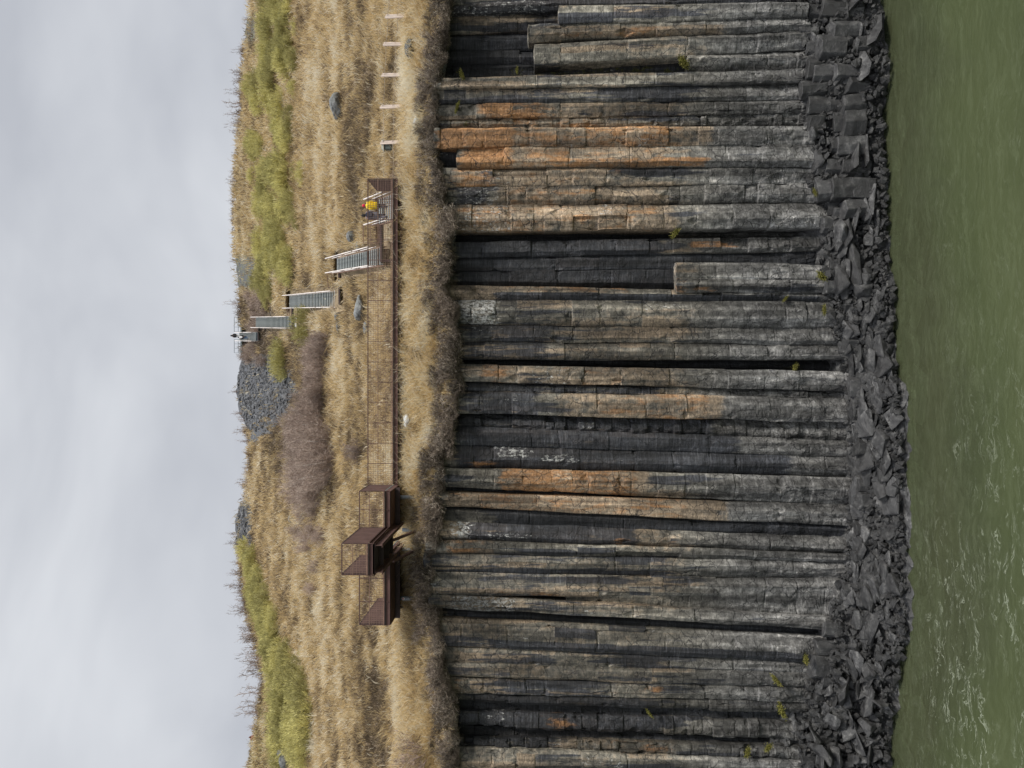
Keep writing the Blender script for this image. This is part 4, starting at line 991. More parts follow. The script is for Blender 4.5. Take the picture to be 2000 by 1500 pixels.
def build_birches():
    cr = [shrub_mesh('crown', 700 + i, 3.6, 1.9, 30, 12, lo=.15, hi=.95, w=.055) for i in range(4)]
    for m in cr: m.materials.append(M['birch_twig'])
    tm = []
    for i in range(3):
        mb = MB(); r0 = random.Random(i)
        for k in range(2):
            x = r0.uniform(-.5, .5); pts = [(0, 0, 0)]
            for j in range(1, 6): pts.append((x * j / 3 + r0.uniform(-.06, .06), r0.uniform(-.1, .1), j * .52))
            mb.tube(pts, [.06, .055, .05, .042, .034, .024], 5)
        o = mb.build('trunk', M['birch_bark']); tm.append(o.data); bpy.data.objects.remove(o)
    r = random.Random(31)
    def put(px, py, s, l, g):
        p = hill(px, py); e = empty('birch', (p.x, p.y, p.z - .1)); e.rotation_euler = (0, 0, r.uniform(0, 6.28)); e.scale = (s, s, s * r.uniform(.9, 1.1))
        tag(e, l, 'birch', g); link('trunk', r.choice(tm), [], e); link('crown', r.choice(cr), [], e)
    lab = 'bare purple-brown birch shrub in the thicket below the grey scree mound'
    for k in range(96):
        py = r.uniform(665, 965)
        lo = float(np.interp(py, [660, 700, 780, 850, 900, 960], [634, 632, 626, 604, 598, 604])); hi = float(np.interp(py, [660, 700, 800, 850, 880, 910, 960], [648, 642, 634, 640, 668, 655, 632]))
        px = lo + (hi - lo) * r.random() ** .8; put(px, py, r.uniform(.55, 1.1) * (.68 if py < 800 else 1), lab, 'bare birch thicket')
    for k in range(22):
        py = r.uniform(940, 1060); px = r.uniform(590, 640); put(px, py, r.uniform(.3, .65), 'small bare birch shrub thinly scattered on the slope behind the platforms', 'scattered bare birches')
    for k in range(18):
        py = r.choice((r.uniform(668, 720), r.uniform(575, 640))); px = r.uniform(488, 522); put(px, py, r.uniform(.4, .7), 'low bare brown birch scrub near the topmost stairs', 'birch scrub near the skyline')
    for px, py, s, l in ((706, 882, .55, 'dark bare bush in the gully behind the long walkway'), (628, 1108, .5, 'thin bare birch left of the protruding steel platform'), (620, 1150, .45, 'thin bare birch on the open slope above the last platform')):
        put(px, py, s, l, None)
    # near spreading bare bush at the left end and saplings in front of the walkway
    big = [shrub_mesh('crown', 760, 2.5, 1.5, 16, 7, lo=.0, hi=.55, w=.06)]; big[0].materials.append(M['birch_twig'])
    p = hill(835, 1470); e = empty('bare_bush', (p.x, p.y, p.z)); tag(e, 'spreading bare dark-twigged bush in the grass at the left end of the slope', 'bush'); link('twigs', big[0], [], e)
    sp = [shrub_mesh('sapling', 770 + i, 1.5, .5, 4, 4, lo=.05, hi=.6, w=.04) for i in range(3)]
    for m in sp: m.materials.append(M['birch_twig'])
    for i, (px, py, s) in enumerate(((790, 745, 1.0), (786, 795, .95), (786, 848, .9), (788, 700, .8), (790, 660, .9), (792, 352, 1.0), (794, 335, 1.1), (792, 430, .5), (790, 600, .8), (792, 955, .8), (800, 1010, .7))):
        p = hill(px, py); o = bpy.data.objects.new('sapling', sp[i % 3]); COL.objects.link(o); o.location = p; o.scale = (s, s, s); o.rotation_euler = (r.uniform(-.1, .2), r.uniform(-.25, .25), r.uniform(0, 6))
        tag(o, 'thin leafless sapling growing out of the straw in front of the walkway', 'sapling', 'bare saplings beside the walkway')
    # thin trees along the skyline
    sk = [shrub_mesh('skyline_tree', 790 + i, 2.4, .5, 4, 4, lo=.0, hi=.5, w=.07) for i in range(4)]
    for m in sk: m.materials.append(M['birch_twig'])
    pos = [3, 38, 75, 98, 106, 142, 150, 158, 180, 188, 195, 203, 222, 232, 242, 255, 262, 275, 300, 335, 350, 392, 400, 430, 450, 482, 498, 510, 592, 600, 606, 612, 617, 697, 765, 808, 814, 822, 835, 842, 850, 856, 862, 872, 885, 905, 912, 918, 925, 935, 940, 950, 962, 1043, 1050, 1062, 1098, 1117]
    py = 1120.0
    while py < 1345: pos.append(py); py += r.uniform(4, 10)
    pos += [1352, 1378, 1392, 1420]
    for q in pos:
        px = float(sky_of(q)) + r.uniform(1, 4); p = hill(px, q); o = bpy.data.objects.new('skyline_tree', r.choice(sk)); COL.objects.link(o)
        s = r.uniform(.35, 1.25) * (1.2 if 120 < q < 260 or q > 1110 or 580 < q < 620 else .9) * (1.15 if q > 1200 else 1); o.location = (p.x, p.y, p.z - .1); o.scale = (s, s, s); o.rotation_euler = (0, 0, r.uniform(0, 6.28))
        tag(o, 'thin leafless little tree standing on the skyline of the hill', 'tree', 'bare trees along the skyline')
build_birches()

# ------------------------------------------------------------------ steel walkway, platforms and stairs
DZ = CZ + 8.46                       # deck height

def rail_run(parent, p, q, htop, spacing=1.24, bar=0.125, hbar=0.15, mid=0.60, posts=True, mesh=True, mats=('rust_rail', 'corten'), pw=0.055):
    """railing along p..q at deck height: posts, rails and a welded bar grid; each post its own part"""
    p = Vector(p); q = Vector(q); d = q - p; Ln = d.length; d.normalize(); up = Vector((0, 0, 1))
    mb = MB(); mb.bar(p + up * htop, q + up * htop, .05, .05); mb.build('top_rail', M[mats[1]], parent, origin=p)
    mb = MB(); mb.bar(p + up * htop * mid, q + up * htop * mid, .03, .035); mb.build('mid_rail', M[mats[0]], parent, origin=p)
    mb = MB(); mb.bar(p + up * .06, q + up * .06, .04, .05); mb.build('bottom_rail', M[mats[0]], parent, origin=p)
    if posts:
        n = max(1, round(Ln / spacing))
        for i in range(n + 1):
            a = p + d * (Ln * i / n); mb = MB(); mb.bar(a - up * .25, a + up * (htop - .02), pw, .03, side=d); mb.build('post', M[mats[1]], parent, origin=a)
    if mesh:
        mb = MB(); n = int(Ln / bar)
        for i in range(1, n): a = p + d * (Ln * i / n); mb.bar(a + up * .07, a + up * (htop - .03), .013, .013, side=d)
        k = int(htop / hbar)
        for j in range(1, k):
            if abs(j * hbar - htop * mid) > .04: mb.bar(p + up * (j * hbar), q + up * (j * hbar), .012, .012)
        mb.build('mesh_panel', M[mats[0]], parent, origin=p)

def solid_panel(parent, p, q, htop, ribs=6):
    p = Vector(p); q = Vector(q); d = q - p; Ln = d.length; d.normalize(); up = Vector((0, 0, 1)); nrm = d.cross(up)
    mb = MB(); mb.bar(p + up * (htop / 2 + .02), q + up * (htop / 2 + .02), .02, htop - .06)
    for i in range(1, ribs): a = p + d * (Ln * i / ribs); mb.bar(a + up * .05, a + up * (htop - .03), .014, .036, side=nrm)
    mb.build('side_panel', M['corten'], parent, origin=p)
    mb = MB(); mb.bar(p + up * htop, q + up * htop, .05, .05); mb.bar(p + up * .0, p + up * (htop - .025), .05, .05, side=d); mb.bar(q + up * .0, q + up * (htop - .025), .05, .05, side=d)
    mb.build('panel_frame', M['corten_dark'], parent, origin=p)

def channel(mb, p, q, h, fl=.10, outdir=Vector((0, -1, 0))):
    """C-channel edge beam: recessed web with two flanges"""
    p = Vector(p); q = Vector(q); up = Vector((0, 0, 1))
    mb.bar(p - up * h / 2 - outdir * .06, q - up * h / 2 - outdir * .06, .02, h - .03)
    mb.bar(p - up * .015, q - up * .015, fl, .028); mb.bar(p - up * (h - .015), q - up * (h - .015), fl, .028)

def pillar(parent, x, y, ztop, zbot, r=.125, mat='galv'):
    mb = MB(); mb.tube([(x, y, zbot), (x, y, ztop)], [r, r], 14); o = mb.build('pillar', M[mat], parent, True, origin=(x, y, zbot)); return o

def ground_z(x, y):
    lo, hi = 700.0, 880.0
    py = 750 - x * FP / (y * 0.995)
    for _ in range(30):
        m = (lo + hi) / 2; v = hill(m, py)
        if v.y > y: lo = m
        else: hi = m
    return hill((lo + hi) / 2, py).z

def build_walkway():
    t = empty('walkway', (3, 48, DZ)); tag(t, 'long brown steel walkway with mesh railing along the straw-covered cliff edge', 'walkway')
    x0, x1, y0, y1 = -6.08, 12.49, 46.5, 49.2
    mb = MB(); mb.box((x0, y0, DZ - .05), (x1, y1, DZ)); mb.build('deck', M['grate'], t, origin=(x0, y0, DZ))
    mb = MB(); channel(mb, (x0, y0 - .03, DZ + .004), (x1, y0 - .03, DZ + .004), .30); mb.build('edge_beam', M['corten'], t, origin=(x0, y0, DZ))
    mb = MB(); mb.bar((x0, y1 + .1, DZ - .2), (x1, y1 + .1, DZ - .2), .08, .28); mb.build('edge_beam', M['corten'], t, origin=(x0, y1, DZ))
    for i in range(8):
        x = x0 + .4 + (x1 - x0 - .8) * i / 7; mb = MB(); mb.bar((x, y0 + .15, DZ - .22), (x, y1, DZ - .22), .12, .26); mb.build('cross_beam', M['corten_dark'], t, origin=(x, y0, DZ - .2))
    mb = MB(); mb.box((x0, y0 + .3, DZ - .50), (x1, y0 + .34, DZ - .36)); mb.build('lower_beam', M['corten'], t, origin=(x0, y0, DZ))
    rail_run(t, (x0, y0, DZ), (x1, y0, DZ), 1.53)
    solid_panel(t, (x1 - .06, y0 + .03, DZ), (x1 - .06, y1, DZ), 1.5, 9)
    rail_run(t, (x1 - .06, y1, DZ), (11.45, y1, DZ), 1.2, mesh=True)
    for px_, x in ((358, 12.15), (480, 8.42), (610, 4.35), (770, -.6), (860, -3.4)):
        zb = ground_z(x, y0 + .5) - .4; mb = MB(); mb.box((x - .16, y0 + .38, zb), (x + .16, y0 + .62, DZ - .36)); mb.build('footing', M['galv'], t, origin=(x, y0 + .5, zb))
    return t
build_walkway()

def build_platforms():
    h = 1.44
    for nm, x0, x1, lab in (('a', -8.3, -6.13, 'brown steel viewing platform bay between the walkway and the protruding box'), ('c', -13.81, -9.80, 'brown steel viewing platform bay at the far left end, with solid end panel')):
        y0, y1 = 43.8, 49.2
        t = empty('viewing_platform', ((x0 + x1) / 2, y0, DZ)); tag(t, lab, 'platform', 'viewing platform bays')
        mb = MB(); mb.box((x0, y0, DZ - .05), (x1, y1, DZ)); mb.build('deck', M['grate'], t, origin=(x0, y0, DZ))
        mb = MB(); channel(mb, (x0, y0 - .03, DZ + .004), (x1, y0 - .03, DZ + .004), .34)
        mb.bar((x0 + .04, y0 + .05, DZ - .22), (x0 + .04, y1, DZ - .22), .08, .30); mb.bar((x1 - .04, y0 + .05, DZ - .22), (x1 - .04, y1, DZ - .22), .08, .30)
        mb.build('edge_beam', M['corten'], t, origin=(x0, y0, DZ))
        mb = MB(); mb.box((x0 + .1, y0 + .12, DZ - .36), (x1 - .1, y1 - .1, DZ - .34)); mb.build('soffit_panel', M['corten'], t, origin=(x0, y0, DZ))
        for yy in (45.2, 47.2):
            mb = MB(); mb.bar((x0, yy, DZ - .52), (x1, yy, DZ - .52), .16, .28); mb.build('cross_beam', M['corten_dark'], t, origin=(x0, yy, DZ - .5))
        rail_run(t, (x0, y0, DZ), (x1, y0, DZ), h, 1.05 if nm == 'a' else 1.3)
        if nm == 'a':
            solid_panel(t, (x1 - .02, y0 + .04, DZ), (x1 - .02, 46.46, DZ), h, 3)
            pillar(t, -6.76, 45.65, DZ - .36, ground_z(-6.76, 45.65) - .5, .13)
        else:
            solid_panel(t, (x0 + .02, y0 + .04, DZ), (x0 + .02, y1, DZ), h, 9)
            pl = pillar(t, -12.78, 45.65, DZ - .36, ground_z(-12.78, 45.65) - .5, .13)
            pillar(t, -13.3, 48.2, DZ - .36, ground_z(-13.3, 48.2) - .5, .10, 'corten_dark'); pillar(t, -13.62, 47.4, DZ - .36, ground_z(-13.62, 47.4) - .5, .10, 'corten_dark')
            mb = MB(); mb.tube([(-12.78, 45.515, DZ - .80), (-12.78, 45.507, DZ - .80)], [.085, .085], 16, 0); mb.tube([(-12.78, 45.508, DZ - .78), (-12.78, 45.502, DZ - .78)], [.045, .045], 12, 1)
            mb.build('round_sticker', [M['white'], M['red']], t, origin=(-12.78, 45.51, DZ - .80))
    x0, x1, y0, y1 = -9.85, -8.22, 39.4, 43.8
    t = empty('viewing_platform', ((x0 + x1) / 2, y0, DZ)); tag(t, 'brown steel viewing box jutting out over the cliff edge on slanted struts', 'platform', 'viewing platform bays')
    mb = MB(); mb.box((x0, y0, DZ - .05), (x1, y1 - .06, DZ)); mb.build('deck', M['grate'], t, origin=(x0, y0, DZ))
    mb = MB(); channel(mb, (x0, y0 - .03, DZ + .004), (x1, y0 - .03, DZ + .004), .26)
    for x, s in ((x0 - .02, -1), (x1 + .02, 1)): channel(mb, (x, y0, DZ - .052), (x, y1, DZ - .052), .26, outdir=Vector((s, 0, 0)))
    mb.build('edge_beam', M['corten'], t, origin=(x0, y0, DZ))
    mb = MB(); mb.box((x0 + .05, y0 + .12, DZ - .32), (x1 - .05, y1, DZ - .30))
    mb.build('soffit_panel', M['corten_dark'], t, origin=(x0, y0, DZ))
    for x in (x0 + .12, x1 - .12):
        mb = MB(); p, q = Vector((x, y0 + .05, DZ - .34)), Vector((x, 47.2, DZ - .34))
        mb.bar(p - Vector((0, 0, .02)), q - Vector((0, 0, .02)), .2, .03); mb.bar(p - Vector((0, 0, .2)), q - Vector((0, 0, .2)), .03, .33); mb.bar(p - Vector((0, 0, .38)), q - Vector((0, 0, .38)), .2, .03)
        mb.build('cantilever_beam', M['corten'], t, origin=p)
    for yy in (40.6, 42.2, 43.4):
        mb = MB(); mb.bar((x0 + .24, yy, DZ - .46), (x1 - .24, yy, DZ - .46), .1, .22); mb.build('cross_beam', M['corten_dark'], t, origin=(x0, yy, DZ - .4))
    rail_run(t, (x0, y0, DZ), (x1, y0, DZ), 1.36, 2.5)
    solid_panel(t, (x1 - .02, y0 + .04, DZ), (x1 - .02, y1, DZ), 1.36, 4); solid_panel(t, (x0 + .02, y0 + .04, DZ), (x0 + .02, y1, DZ), 1.36, 5)
    for x in (x0 + .02, x1 - .45):
        yb = 45.5; zb = ground_z(x, yb); pillar(t, x, yb, DZ - .75, zb - .4, .11)
        mb = MB(); mb.bar((x, yb - .25, zb - .05), (x, 42.4, DZ - .74), .12, .16); mb.build('strut', M['corten'], t, origin=(x, yb, zb))
    return t

M['white'] = flat_mat('white_paint', (0.75, 0.76, 0.76), 0.6, 0.04); M['red'] = flat_mat('red_paint', (0.5, 0.04, 0.05), 0.6, 0.06)
build_platforms()

def staircase(label, pb, yb0, yb1, Yb, pt, yt0, yt1, Yt, n, rail=1.05, nseg=3, mats=('rail', 'rust_rail'), ext=0.0, side_rails=True):
    """flight between pixel-measured bottom and top edges (yb0/yt0 right side, yb1/yt1 left side in the photo)"""
    br, bl, tr, tl = P(pb, yb0, Yb), P(pb, yb1, Yb), P(pt, yt0, Yt), P(pt, yt1, Yt)
    t = empty('staircase', (br + bl) / 2); tag(t, label, 'stairs', 'steel stairs climbing the hill')
    up = Vector((0, 0, 1))
    for i in range(n):
        f = (i + .5) / n; a = bl.lerp(tl, f); b = br.lerp(tr, f); dep = (Yt - Yb) / n * 1.0; rise = (tl.z - bl.z) / n
        a2, b2 = Vector((a.x, a.y, a.z + rise / 2)), Vector((b.x, b.y, b.z + rise / 2))
        mb = MB(); mb.box((a2.x, a2.y - dep / 2, a2.z - .04), (b2.x, a2.y + dep / 2, a2.z)); mb.box((a2.x, a2.y - dep / 2 - .03, a2.z - .065), (b2.x, a2.y - dep / 2, a2.z + .004), 1)
        if rise > .24: mb.box((a2.x, a2.y - dep / 2 + .10, a2.z - rise + .004), (b2.x, a2.y - dep / 2 + .12, a2.z - .066), 0)
        mb.build('tread', [M['grate'], M['nosing']], t, origin=a2)
    for p, q, s in ((bl, tl, -1), (br, tr, 1)):
        mb = MB(); o = Vector((s * .045, 0, 0)); mb.bar(p + o - up * .02, q + o - up * .02, .05, .24); mb.build('stringer', M['rust_rail'], t, origin=p)
        if not side_rails: continue
        for k in range(nseg):
            f0, f1 = k / nseg, (k + .97) / nseg; a = p.lerp(q, f0) + o; b = p.lerp(q, f1) + o; lift = .05 * (k % 2)
            mb = MB(); mb.tube([a + up * (rail + lift), b + up * (rail + lift)], [.042, .042], 6); mb.build('handrail', M[mats[0]], t, True, origin=a)
            mb = MB(); mb.tube([a + up * (rail * .55 + lift), b + up * (rail * .55 + lift)], [.03, .03], 6); mb.build('knee_rail', M[mats[0]], t, True, origin=a)
            for g in (.06, .94):
                c = a.lerp(b, g); mb = MB(); mb.bar(c - up * .1, c + up * (rail + lift - .03), .04, .04, side=Vector((1, 0, 0))); mb.build('rail_post', M[mats[1]], t, origin=c)
    return t, (bl, br, tl, tr)

s1, c1 = staircase('short lowest stairs where two hikers climb from the walkway', 781.5, 376, 426, 49.3, 742, 391, 438, 51.9, 9, 1.15, 1)
s2, c2 = staircase('steel flight with dark green treads rising from behind the walkway', 752, 483, 517, 53.0, 661, 506, 532, 64.0, 26, 1.15, 3)
s3, c3 = staircase('long pale grey flight in the middle of the slope', 667, 569, 599, 66.0, 569, 578, 601, 85.0, 34, 1.0, 4)
s4, c4 = staircase('third-highest narrow flight set on a dark steel base', 575, 619, 640, 85.8, 503, 620, 639, 103.5, 30, 1.0, 3, ('rail', 'galv'))
s5, c5 = staircase('highest short flight reaching the skyline, two hikers on it', 505, 649.5, 665.5, 104.6, 471, 650, 665, 116.0, 16, 1.0, 2, ('rail', 'galv'))

def landing(label, lo, hi, mat='grate', rails=(), rh=1.1, legs=True):
    lo, hi = Vector(lo), Vector(hi); t = empty('stair_landing', (lo + hi) / 2); tag(t, label, 'landing', 'landings between the stairs')
    mb = MB(); mb.box((lo.x, lo.y, hi.z - .05), (hi.x, hi.y, hi.z)); mb.build('deck', M[mat], t, origin=lo)
    mb = MB(); mb.box((lo.x, lo.y - .07, hi.z - .13), (hi.x, lo.y - .004, hi.z + .004)); mb.build('edge_beam', M['corten_dark'], t, origin=lo)
    if legs:
        for x in (lo.x + .1, hi.x - .1): mb = MB(); mb.bar((x, lo.y + .2, lo.z), (x, lo.y + .2, hi.z - .06), .1, .1, side=Vector((1, 0, 0))); mb.build('leg', M['corten_dark'], t, origin=(x, lo.y, lo.z))
    for p, q in rails: rail_run(t, p, q, rh, 1.3, mesh=False, mats=('rust_rail', 'rust_rail'), pw=.04)
z1 = c1[2].z
landing('steel landing between the lowest short stairs and the green-treaded flight', (c2[0].x, 51.95, z1 - 1.4), (c1[3].x, 53.0, z1), rails=[((c1[2].x - .1, 51.95, z1), (c2[1].x + .1, 51.95, z1))], rh=1.15)
z2 = c2[2].z
landing('steel landing halfway up the slope between the green-treaded and the long pale flight', (c3[0].x, 64.05, z2 - 1.2), (c2[3].x, 66.0, z2), rails=[((c2[2].x - .1, 64.1, z2), (c3[1].x + .1, 64.6, z2))], rh=1.0)
z3 = c3[2].z
landing('steel landing above the long pale flight, at the foot of the narrow one', (c4[0].x, 85.1, z3 - 1.6), (c3[3].x, 85.75, z3), rails=[((c3[2].x - .1, 85.2, z3), (c4[1].x + .1, 85.2, z3))], rh=.5)
z4 = c4[2].z
landing('steel landing just below the skyline flight', (c5[0].x, 103.55, z4 - 1.6), (c4[3].x, 104.55, z4), rails=[((c4[2].x - .1, 103.65, z4), (c5[1].x, 103.65, z4))], rh=.5)
def base_frame():
    a = P(578, 641, 84.6); b = P(578, 618, 84.6)
    mb = MB(); mb.box((a.x, 84.3, a.z - .55), (b.x, 85.7, a.z - .25)); mb.build('plinth', M['corten_dark'], s4, origin=a)
    mb = MB(); mb.box((a.x + .1, 84.2, a.z - .2), (b.x - .1, 85.6, a.z - .02)); mb.build('pale_bar', M['white'], s4, origin=a)
base_frame()
def skyline_railing():
    for (ya, yb, lab) in ((620, 648, 'pale metal railing frame on the skyline right of the topmost stairs'), (663, 689, 'pale metal railing frame on the skyline left of the topmost stairs')):
        p, q = P(473, ya, 119.0), P(473, yb, 119.0); t = empty('railing', p); tag(t, lab, 'railing', 'railings on the skyline')
        zt = P(457.5, ya, 119.0).z - p.z; d = q - p
        for k in range(4):
            a = p + d * k / 3; mb = MB(); mb.bar(a - Vector((0, 0, .6)), a + Vector((0, 0, zt)), .075, .06, side=Vector((1, 0, 0))); mb.build('post', M['galv'], t, origin=a)
        for f in (1.0, .5): mb = MB(); mb.bar(p + Vector((0, 0, zt * f)), q + Vector((0, 0, zt * f)), .06, .07); mb.build('rail', M['galv'], t, origin=p)
    mb = MB(); a, b = P(472, 690, 117.5), P(472, 619, 117.5); mb.box((a.x, 117.0, a.z - .2), (b.x, 120.0, a.z)); o = mb.build('top_landing', M['grate'], None, origin=a); tag(o, 'flat steel landing on the skyline behind the highest stairs', 'landing')
skyline_railing()

# ------------------------------------------------------------------ fence, box, boulders, marker
def build_fence():
    posts = [(752, 796, 31), (748, 791, 86), (745, 789, 146), (742, 787, 207), (743, 786, 277)]
    t = empty('rope_fence', hill(789, 146)); tag(t, 'low fence of pale wooden posts and thin wires along the cliff edge', 'fence')
    tops = []
    for k, (pt, pb, py) in enumerate(posts):
        b = hill(pb, py); h = (P(pt, py, b.y).z - b.z); lean = rnd.uniform(-.05, .05); tp = b + Vector((lean, 0, h)); mb = MB()
        w = .11
        mb.bar(b + Vector((-.055, 0, -.3)), tp + Vector((-.055, 0, 0)), w, .13, side=Vector((0, 1, 0))); mb.bar(b + Vector((.05, .02, -.3)), tp + Vector((.05, .02, -.05 - rnd.random() * .06)), w, .12, side=Vector((0, 1, 0)))
        mb.build('post', M['wood'], t, origin=b); tops.append((b, tp))
    r_, l_ = hill(798, -60), hill(785, 345); ends = [(r_, r_ + Vector((0, 0, 1.3)))] + tops + [(l_, l_ + Vector((0, 0, 1.35)))]
    for f in (.88, .45):
        pts = []
        for (b0, t0), (b1, t1) in zip(ends[:-1], ends[1:]):
            a, b = b0.lerp(t0, f), b1.lerp(t1, f)
            for j in range(5): q = a.lerp(b, j / 5); q.z -= .07 * 4 * (j / 5) * (1 - j / 5); q.y -= .05; pts.append(q)
        pts.append(ends[-1][0].lerp(ends[-1][1], f)); mb = MB(); mb.tube(pts, [.012] * len(pts), 5); mb.build('wire', M['wire'], t, origin=pts[0])
    b, tp = tops[4]; z0 = tp.z - .68; x = b.x - .16
    M['bin'] = flat_mat('green_grey_box', (0.085, 0.105, 0.10), .6, .12); M['lid'] = flat_mat('pale_lid', (0.45, 0.46, 0.40), .6, .12)
    e = empty('litter_box', (x, b.y + .22, z0)); tag(e, 'grey-green box with a pale lid fixed behind the last fence post', 'box')
    bm = bmesh.new(); bmesh.ops.create_cube(bm, size=1); bmesh.ops.scale(bm, vec=(.58, .34, .46), verts=bm.verts); bmesh.ops.bevel(bm, geom=list(bm.edges), offset=.04, segments=2, affect='EDGES')
    me = bpy.data.meshes.new('box_body'); bm.to_mesh(me); bm.free(); o = link('box_body', me, [M['bin']], e, (0, 0, .23))
    bm = bmesh.new(); bmesh.ops.create_cube(bm, size=1)
    for v in bm.verts:
        v.co.x *= .70 if v.co.z < 0 else .52; v.co.y *= .44; v.co.z *= .16
    bmesh.ops.bevel(bm, geom=list(bm.edges), offset=.02, segments=2, affect='EDGES'); me = bpy.data.meshes.new('lid'); bm.to_mesh(me); bm.free(); link('lid', me, [M['lid']], e, (0, 0, .545))
    mb = MB(); mb.bar((.29, -.02, -.06), (-.29, -.02, -.06), .05, .05); mb.build('bracket', M['lid'], e)
build_fence()

def boulder_mesh(seed, dims, mat):
    r = np.random.default_rng(seed); bm = bmesh.new(); bmesh.ops.create_icosphere(bm, subdivisions=4, radius=1.0)
    V = np.array([v.co[:] for v in bm.verts]); cut = r.normal(size=(9, 3)); cut /= np.linalg.norm(cut, axis=1, keepdims=True); lev = r.uniform(.62, .92, 9)
    for c, l in zip(cut, lev):
        d = V @ c - l; V = V - np.where(d > 0, d * .85, 0)[:, None] * c
    V = V * (1 + .35 * (fbm(V * 1.3 + seed, seed, 3) - .5) + .14 * (fbm(V * 4 + seed, seed + 3, 3) - .5))[:, None] * np.array(dims)
    for v, p in zip(bm.verts, V): v.co = p
    me = bpy.data.meshes.new('boulder'); bm.to_mesh(me); bm.free(); me.materials.append(M[mat]); return me

def build_boulders():
    for i, (px, py, wpx, hpx, mat, lab, sd) in enumerate((
        (668, 209, 47, 21, 'boulder', 'large grey faceted boulder alone in the dry grass high on the right slope', 3),
        (806, 97, 42, 13, 'boulder', 'dark grey flat boulder at the foot of the second fence post', 4),
        (821, 237, 22, 12, 'pale', 'small pale tilted boulder at the cliff edge below the fence', 5),
        (712, 603, 48, 18, 'boulder', 'broad rounded grey boulder behind the walkway mesh, largest of its cluster', 6),
        (721, 641, 26, 10, 'boulder', 'small grey boulder beside the broad rounded one behind the walkway', 7),
        (664, 618, 17, 9, 'boulder', 'rounded grey stone on the ridge, right one of a pair', 8),
        (665, 638, 24, 8, 'boulder', 'grey stone on the ridge, left one of a pair', 9),
        (801, 820, 27, 12, 'pale', 'pale rounded boulder in the straw in front of the walkway', 10),
        (572, 1013, 15, 8, 'boulder', 'distant grey stone on the open slope behind the platforms', 11),
        (692, 462, 22, 12, 'boulder', 'dark rock poking out of the grass above the walkway stairs', 12),
        (705, 482, 20, 9, 'boulder', 'small dark rock in the grass beside the green-treaded stairs', 13),
        (568, 1478, 34, 24, 'boulder', 'grey rock outcrop among the willows at the far left of the slope', 14))):
        b = hill(px, py); s = b.y / FP; w, h = wpx * s, hpx * s
        me = boulder_mesh(900 + sd, (w / 2 * 1.12, w / 2 * .8, h * .78), mat)
        for p_ in me.polygons: p_.use_smooth = False
        o = link('boulder', me, [], None, (b.x, b.y - .12, b.z + h * .42)); o.rotation_euler = (0.25, 0, sd * 1.3 * .0)
        tag(o, lab, 'boulder', 'boulders on the grassy slope')
    b = hill(497.5, 1440); mb = MB(); M['rust'] = flat_mat('rusty_stone', (0.22, 0.10, 0.07), .9, .2, 4)
    me = rock_mesh('cairn_stone', 950, (.42, .3, .24), 16, 'boulder', .04); me.materials.clear(); me.materials.append(M['rust'])
    e = empty('cairn', b); tag(e, 'tiny reddish-brown stone cairn on the skyline at the left end', 'cairn')
    for k, (s, z) in enumerate(((1.0, .1), (.8, .42), (.55, .70))): o = link('stone', me, [], e, (rnd.uniform(-.06, .06), 0, z)); o.scale = (s, s, s); o.rotation_euler = (0, 0, k * 1.1)
build_boulders()

def moss_clump(seed, n, size, flat):
    r = np.random.default_rng(seed); p = r.normal(size=(n, 3)) * np.array([.30, .2, .24]) * size; p[:, 2] = np.abs(p[:, 2]) * (1 - flat)
    d = r.normal(size=(n, 3)) * .6; d[:, 2] += .7; d[:, 1] -= .4; d /= np.linalg.norm(d, axis=1, keepdims=True); e = p + d * (size * .22 * r.uniform(.4, 1.2, n))[:, None]
    V, F = ribbons(p, e, size * .07 * np.ones(n), size * .02 * np.ones(n)); return mesh_np('moss_clump', V, F, dict(col=np.repeat(r.random(n), 4)))
def build_moss():
    ms = [moss_clump(i, 900, 1.0, .2) for i in range(3)]
    for m in ms: m.materials.append(M['moss'])
    lst = ((1338, 119, .1, 1.15, 'thick moss cushion topped with dry grass on the low blocky column stub'), (905, 145, .2, .7, 'yellow-green moss cushion high on the cliff at the end of the slot'), (1012, 137, .2, .4, 'small moss patch halfway along the dark slot beside the short columns'),
           (895, 210, .1, .6, 'mossy tuft at the head of the orange-banded column'), (1322, 458, -.1, .9, 'grassy moss tuft where the deep black slot narrows'), (1608, 537, -1.2, .75, 'bright yellow moss at the foot of the two joined short columns'), (1593, 375, -.4, .5, 'little moss streak at the foot of the patchwork column'),
           (1612, 605, -1.0, .5, 'thin moss line on the rubble below the chalk-topped column'), (1556, 718, .2, .6, 'moss on the ledge closing the narrow black slit'), (1535, 585, .2, .5, 'dull moss tuft on a block left of the joined short columns'), (1518, 1326, -.3, .75, 'moss on a broken column end among the left-hand columns'),
           (1531, 1386, -.2, .8, 'elongated moss patch under the widest hollow'), (1577, 1288, -.8, .8, 'mossy ledge with dry stalks above the left-hand rubble'), (1463, 1470, .1, .7, 'yellow grass tuft beside the loose block stack'), (1503, 1462, -.2, .6, 'moss on the step below the smooth light column'), (1270, 1392, .2, .55, 'dry grass tuft on the edge of the widest hollow'))
    for i, (px, py, off, s, lab) in enumerate(lst):
        p = P(px, py, 43.75 + off); o = bpy.data.objects.new('moss_clump', ms[i % 3]); COL.objects.link(o); o.location = p; o.rotation_euler = (0, (i % 5 - 2) * .35, 0); o.scale = (s * (.5 + .1 * (i % 4)), s * .7, s * (.45 + .12 * (i % 3))); tag(o, lab, 'moss', 'moss clumps on the cliff')
build_moss()

